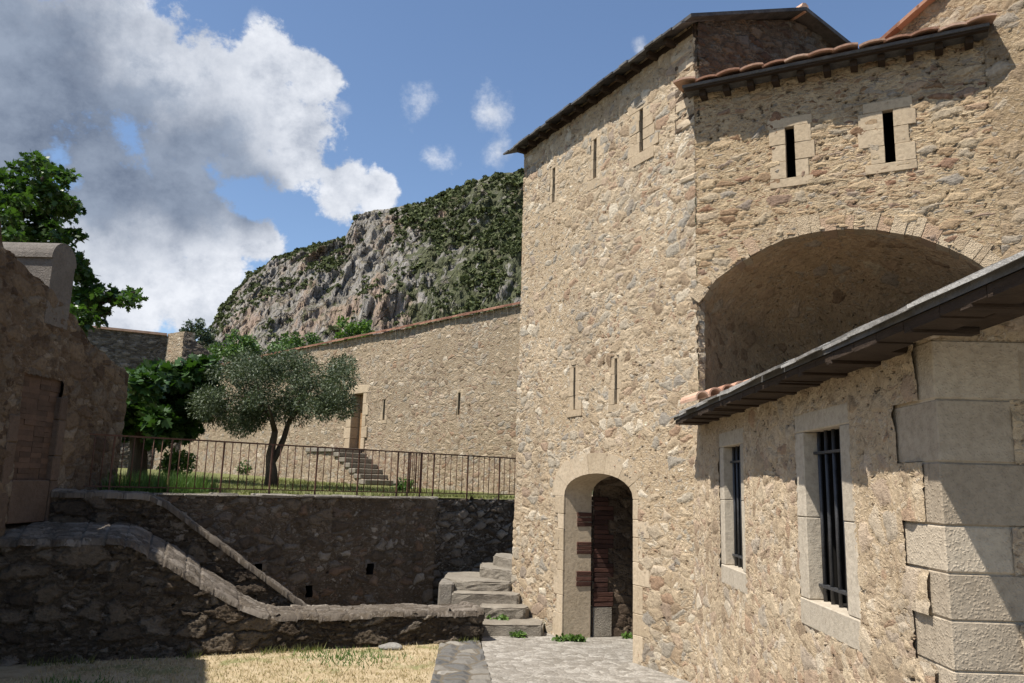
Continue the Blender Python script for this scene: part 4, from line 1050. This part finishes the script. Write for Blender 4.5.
def bush(name, label, cat, px, py, D, w, h, mat, n, size, z=None, group=None, shape='oval', aspect=.3, trunk=True):
    p = atdepth(px, py, D)
    if z is not None: p[2] = z
    t = thing(name, label, cat, tuple(p), group)
    c_, r_ = clump_cloud(p + np.array([0, 0, h * .55]), (w / 2, w / 2, h / 2), 14, (w * .14, w * .24), .9, seed=int(px * 7 + py), bias=-.4)
    crown('foliage' if cat != 'tree' else 'crown', t, mat, c_, r_, n, size, shape=shape, aspect=aspect, shell=.2)
    tr = MB(); tr.tube([p + np.array([0, 0, -.15]), p + np.array([.02, 0, h * .55])], [max(.012, w * .03), .008], 6); tr.build('trunk' if cat == 'tree' else 'stem', M_bark, t)
    return t
bush('garden_shrub', 'leafy green shrub behind the railing, left of the olive trunk', 'shrub', 177, 470, 19.5, 1.0, .75, M_weed, 1500, .08, zter(*atdepth(177, 470, 19.5)[:2]))
bush('wall_plant', 'small bright green plant on the lawn right of the stone steps', 'plant', 403, 484, 17.0, .42, .38, M_weed, 500, .06, zter(*atdepth(403, 484, 17)[:2]) - .03)
bush('lawn_sapling', 'small green seedling between olive trunk and fig tree at the wall foot', 'plant', 243, 474, 22.0, .35, .6, M_green, 350, .06, zter(*atdepth(243, 474, 22)[:2]))
# dark grass clump by the left wall
pts = []
for _ in range(2600):
    x = rng.uniform(-5.85, -4.9); y = rng.uniform(10.9, 12.2) + (x + 5.85) * .6
    pts.append((x, y, 1.82))
blades('tall_weeds', pts, .3, .014, M_weed, 'tall shaded weeds growing at the foot of the left wall', .25)
pts = []
for _ in range(900):
    u_ = rng.uniform(-3, 2.8)
    if math.sin(u_ * 5.3) + math.sin(u_ * 2.1 + 1) < .2: continue
    p_ = FP.w(u_, -.05 - abs(rng.normal(0, .05)), 0); pts.append((p_[0], p_[1], -.004))
blades('wall_foot_grass', pts, .09, .012, M_blade, 'thin grass growing along the foot of the low wall', .45)
# weeds on the paving
def weed(label, px, py, z, w, h, n, group=None):
    p = onz(px, py, z); t = None
    V, F = leaves([p + np.array([random.uniform(-w, w) / 2, random.uniform(-.05, .05), h * .4]) for _ in range(7)], [(w * .25, .06, h * .5)] * 7, n, .05, shape='oval', aspect=.35, shell=.1)
    o = link('weed', mesh_np('weed', V, F), M_weed); tag(o, label, 'weed', group); return o
weed('low green weed at the left foot of the tower doorway', 573, 641, 0, .36, .07, 420, 'weeds')
weed('tiny weed at the back right of the tower doorway', 628, 638, 0, .12, .06, 90, 'weeds')
weed('green weed at the right end of the second stone step', 531, 607, .16, .16, .22, 260, 'weeds')
weed('green weed beside the right end of the lowest stone step', 543, 630, .02, .16, .14, 220, 'weeds')
weed('green moss-like weed on the tread of the lowest stone step', 496, 619, .15, .3, .05, 200, 'weeds')
weed('small weed at the base of the lowest stone step', 516, 637, .0, .2, .07, 150, 'weeds')
# a few loose stones
for k, (x, y, s, lb) in enumerate(((391, 647, .11, 'flat grey loose stone lying in the dry grass by the low wall'),)):
    bm = bmesh.new(); bmesh.ops.create_icosphere(bm, subdivisions=3, radius=s)
    for v in bm.verts: v.co = Vector((v.co.x * 1.4, v.co.y, v.co.z * .45)) * (1 + .12 * math.sin(v.co.x * 31 + v.co.y * 23))
    me = bpy.data.meshes.new('loose_stone'); bm.to_mesh(me); bm.free()
    p = onz(x, y, .02); tag(link('loose_stone', me, M_greyblock, None, Matrix.Translation(Vector(p))), lb, 'stone')

# trees behind the curtain wall
def fartree(name, label, cat_px, D, w, h, ztop_px, mat, n, size, group='trees beyond the curtain wall', shape='oval'):
    x, ytop = cat_px; top = atdepth(x, ytop, D); base = np.array([top[0], top[1], 1.0])
    t = thing(name, label, 'tree', tuple(base), group)
    tr = MB(); tr.tube([base, base + np.array([.1, 0, top[2] - 1 - h * .4])], [.25, .1], 7); tr.build('trunk', M_bark, t)
    cc = np.array([top[0], top[1], top[2] - h / 2])
    c_, r_ = clump_cloud(cc, (w / 2, w / 2, h / 2), 46, (w * .07, w * .13), 1, seed=int(x), bias=-.5)
    crown('crown', t, mat, c_, r_, n, size, shape=shape, aspect=.3, shell=.2)
fartree('green_tree', 'bushy green tree above the wall coping, nearest the dark sloping wall', (236, 329), 44, 4.2, 5, 0, M_green, 5000, .2)
fartree('green_tree', 'bushy green tree above the wall coping, middle of the row', (270, 326), 46, 4.4, 5, 0, M_green, 5000, .2)
fartree('green_tree', 'bushy green tree above the wall coping, right end of the row', (304, 325), 47, 3.8, 5, 0, M_green, 4500, .2)
fartree('green_tree', 'bright green treetop peeping over the coping below the cliff', (357, 312), 46, 3.0, 4, 0, M_weed, 3500, .2)
fartree('feathery_tree', 'tall feathery grey green tree behind the sunlit narrow bastion face', (202, 306), 52, 3.6, 6.5, 0, M_pine, 6500, .2, None, 'thin')
fartree('feathery_tree', 'thin dark spire of a tree just left of the feathery tree', (180, 327), 52, 1.1, 5, 0, M_pine, 1500, .18, None, 'thin')

# ------------------------------------------------------------------ MOUNTAIN
from mathutils import noise as mn
crest = [(60, 420), (150, 385), (190, 352), (205, 338), (225, 303), (250, 275), (280, 257), (315, 245), (345, 238), (356, 216), (375, 210), (390, 208), (420, 203), (450, 190), (480, 178), (505, 173), (524, 172), (600, 150), (760, 120), (1000, 150)]
NX, NTT = 420, 190
cxs = np.linspace(60, 1000, NX + 1) if False else np.concatenate([np.linspace(60, 190, 30)[:-1], np.linspace(190, 530, NX - 60), np.linspace(530, 1000, 32)[1:]])
cys = np.interp(cxs, [c[0] for c in crest], [c[1] for c in crest])
Vm = []; veg = []
nx = len(cxs)
vegx = lambda x: float(np.interp(x, [150, 240, 345, 352, 372, 395, 425, 470, 530], [.35, .24, .3, .08, .14, .36, .6, .66, .7]))
for i, (x, y) in enumerate(zip(cxs, cys)):
    Dc = 430 + 60 * math.sin(x * .008); top = atdepth(x, y, Dc); dirx = nrm((top[0], top[1], 0))
    D0 = 260
    for j in range(NTT + 1):
        t = j / NTT
        if t <= .86:
            q = t / .86
            steep = np.interp(x, [190, 345, 400, 530], [1, 1, .65, .35])
            prof = q * (1 - steep) + steep * (.55 * q ** 1.5 + .45 * (1 / (1 + math.exp(-(q - .55) * 13))))
            prof = prof / (1 * (1 - steep) + steep * (.55 + .45 * (1 / (1 + math.exp(-.45 * 13)))))
            d = D0 + (np.linalg.norm(top[:2]) - D0) * q; z = -5 + (top[2] + 5) * prof
        else:
            q = (t - .86) / .14; d = np.linalg.norm(top[:2]) + q * 150; z = top[2] - q * 60
        P = Vector((dirx[0] * d, dirx[1] * d, z))
        fade = min(1, (1 - abs(t - .86) / .86) * 1) ; ed = .25 if .8 < t < .9 else 1
        r1 = mn.ridged_multi_fractal(Vector((P.x * .018, P.y * .018, P.z * .008)), .9, 2.1, 6, 1.0, 2.0) - 1.0
        r2 = mn.fractal(Vector((P.x * .06, P.y * .06, P.z * .03)), .8, 2.2, 5)
        r3 = mn.ridged_multi_fractal(Vector((P.x * .07 + 5, P.y * .07, P.z * .035)), .8, 2.2, 6, 1.0, 2.0) - 1.0
        r4 = mn.fractal(Vector((P.x * .25, P.y * .25, P.z * .16)), .6, 2.2, 4)
        k = (1 - .55 * vegx(x)) * ed
        P = P - Vector((dirx[0], dirx[1], 0)) * (r1 * 10 * k + r2 * 5 * k + r3 * 4.2 * k + r4 * 2.0 * k) + Vector((0, 0, r2 * 2.2 * k + r4 * .8 * k))
        Vm.append(P[:]); veg.append(vegx(x) + (.35 if t > .8 and x < 345 else 0) - (.2 if t < .45 and x > 380 and x < 460 else 0))
ii = np.arange(nx * (NTT + 1)).reshape(nx, NTT + 1)
me = mesh_np('mountain', Vm, np.stack([ii[:-1, :-1], ii[1:, :-1], ii[1:, 1:], ii[:-1, 1:]], -1).reshape(-1, 4), None, False)
a = me.attributes.new('veg', 'FLOAT', 'POINT'); a.data.foreach_set('value', np.array(veg, np.float32))
mo = tag(link('mountain', me, M_rock), 'rocky limestone mountain with scrub rising behind the curtain wall', kind='structure')
# scrub: many clumps of small faces on the slopes
Vm = np.array(Vm).reshape(nx, NTT + 1, 3); veg2 = np.array(veg).reshape(nx, NTT + 1)
vi = []; 
tries = 0
while len(vi) < 7600 and tries < 400000:
    tries += 1
    i = int(rng.integers(20, nx - 20)); j = int(rng.integers(25, NTT - 14))
    if cxs[i] > 560: continue
    P = Vm[i, j]; nz = mn.fractal(Vector(P * .03), .8, 2.2, 4)
    slope_ = Vm[i, min(j + 3, NTT), 2] - Vm[i, j - 3, 2]; run_ = np.linalg.norm(Vm[i, min(j + 3, NTT), :2] - Vm[i, j - 3, :2]) + .01
    ok = veg2[i, j] + nz * .45 - .22 * max(0, slope_ / run_ - .9)
    if rng.uniform() < ok * .8 - .06 and nz + veg2[i, j] * .8 > .24: vi.append(P)
vi = np.array(vi); nb2 = len(vi); mpb = 20
sz = rng.uniform(.45, 1.5, nb2) ** 1.3 * np.where(rng.uniform(size=nb2) < .1, 1.8, 1.0)
Pk = np.repeat(vi, mpb, 0); sk = np.repeat(sz, mpb)
d = rng.normal(size=(len(Pk), 3)); d /= np.linalg.norm(d, axis=1)[:, None]; d[:, 2] = np.abs(d[:, 2]) * .9 + .0
c = Pk + d * sk[:, None] * rng.uniform(.5, 1, len(Pk))[:, None]
e1_ = rng.normal(size=c.shape); e1_ /= np.linalg.norm(e1_, axis=1)[:, None]; e2_ = np.cross(e1_, d + rng.normal(size=c.shape) * .4); e2_ /= np.linalg.norm(e2_, axis=1)[:, None] + 1e-9
e1_ *= (sk * .5)[:, None]; e2_ *= (sk * .42)[:, None]
Vs = np.stack([c - e1_, c + e2_, c + e1_ * .9, c - e2_], 1).reshape(-1, 3)
tag(link('mountain_scrub', mesh_np('mountain_scrub', Vs, np.arange(len(Vs)).reshape(-1, 4)), M_scrub), 'dark green scrub covering the mountain slopes', kind='stuff')

# ------------------------------------------------------------------ LIGHT AND SKY
sv = nrm((-.40, -.24, .86))
sun = bpy.data.lights.new('sun', 'SUN'); sun.energy = SUN_E = 5.0; sun.angle = R(.53); sun.color = (1, .95, .87)
so = bpy.data.objects.new('sun', sun); COL.objects.link(so); so.rotation_euler = Vector(-sv).to_track_quat('-Z', 'Y').to_euler(); so.location = (-20, -12, 43)
W = bpy.data.worlds.new('World'); S.world = W; W.use_nodes = True
nt = NT(W.node_tree); bg = nt.n['Background']; SKY = .098; bg.inputs['Strength'].default_value = SKY
sky = nt.new('ShaderNodeTexSky'); sky.sky_type = 'NISHITA'; sky.sun_disc = False
sky.sun_elevation = math.asin(sv[2]); sky.sun_rotation = math.atan2(sv[0], sv[1]); sky.altitude = 450; sky.air_density = 1.0; sky.dust_density = .6; sky.ozone_density = 2.6
D = nt.vm('NORMALIZE', nt.new('ShaderNodeTexCoord').outputs['Generated'])
wz = nt.vm('SUBTRACT', nt.noise(D, 4.0, 3, col=True), (.5, .5, .5))
Dw = nt.vm('ADD', D, nt.scale(wz, (.10, .10, .06)))
def field(blobs):
    f = None
    for (x, y, r) in blobs:
        c = nrm(ray(x, y)); k = r / FPX * (c @ nrm(ray(512, 341)))
        t = nt.m('SUBTRACT', 1.0, nt.m('DIVIDE', nt.vm('DISTANCE', Dw, tuple(c)), k))
        f = t if f is None else nt.m('SMOOTH_MAX', f, t, .15)
    return f
cl_b = [(-60, 40, 230), (90, 50, 120), (170, 100, 95), (240, 110, 75), (262, 72, 50), (318, 84, 34), (300, 140, 62), (350, 182, 42), (388, 196, 30),
        (60, 245, 80), (140, 255, 85), (215, 240, 62), (262, 240, 36), (110, 310, 75), (85, 135, 70), (120, 195, 50), (180, 188, 42), (200, 290, 65), (20, 290, 90)]
sm_b = [(422, 114, 36), (442, 160, 24), (492, 112, 36), (348, 119, 20), (257, 22, 18), (638, 48, 12), (705, 30, 22), (500, 150, 26), (-300, 100, 220), (1300, 60, 160), (900, -300, 260), (300, -420, 240)]
dk_b = [(-50, 90, 230), (80, 140, 125), (190, 165, 75), (255, 190, 40)]
ns = nt.noise(D, 7.5, 12, .66); ns2 = nt.noise(nt.scale(D, (1, 1, 1.3)), 17, 10, .66)
fbm = nt.m('ADD', nt.m('MULTIPLY', nt.m('SUBTRACT', ns, .5), 1.9), nt.m('MULTIPLY', nt.m('SUBTRACT', ns2, .5), 1.3))
fA = nt.m('ADD', field(cl_b), fbm); aA = nt.smooth(fA, .1, .38)
fB = nt.m('ADD', nt.m('MULTIPLY', field(sm_b), .8), nt.m('MULTIPLY', fbm, 1.25)); aB = nt.m('MULTIPLY', nt.smooth(fB, .2, 1.0), .8)
aB = nt.m('MULTIPLY', aB, nt.smooth(field(sm_b), -.5, .1))
al = nt.m('MAXIMUM', aA, aB)
dk = nt.m('MULTIPLY', nt.smooth(nt.m('ADD', field(dk_b), nt.m('MULTIPLY', fbm, .75)), -.25, .55), .93)
K = 1 / SKY
white = tuple(c * K * .52 for c in (.90, .93, 1.0)); gr = tuple(c * K * .165 for c in (.90, 1.10, 1.46))
cc = nt.mix(dk, (*white, 1), (*gr, 1))
cc = nt.mix(.7, cc, nt.ramp(nt.m('MULTIPLY_ADD', ns2, .5, nt.m('MULTIPLY', nt.noise(D, 9, 9, .62), .5)), [(.36, (.36, .42, .52)), (.47, (.82, .85, .89)), (.58, (1.2, 1.2, 1.19))]), 'MULTIPLY')
nt.put(bg.inputs['Color'], nt.mix(al, sky.outputs[0], cc))

# ------------------------------------------------------------------ CAMERA
cam = bpy.data.cameras.new('camera'); co = bpy.data.objects.new('camera', cam); COL.objects.link(co)
cam.sensor_width = 36; cam.lens = FPX / 1024 * 36; cam.clip_start = .05; cam.clip_end = 5000
r_, u_, b_ = MC[0], -MC[1], -MC[2]
co.matrix_world = Matrix(((r_[0], u_[0], b_[0], 0), (r_[1], u_[1], b_[1], 0), (r_[2], u_[2], b_[2], EYE[2]), (0, 0, 0, 1)))
S.camera = co
vs = S.view_settings; vs.view_transform = 'Standard'; vs.look = 'None'; vs.gamma = 1; vs.use_curve_mapping = False; vs.exposure = .72
S.cycles.max_bounces = 6; S.cycles.diffuse_bounces = 4; S.cycles.use_denoising = True
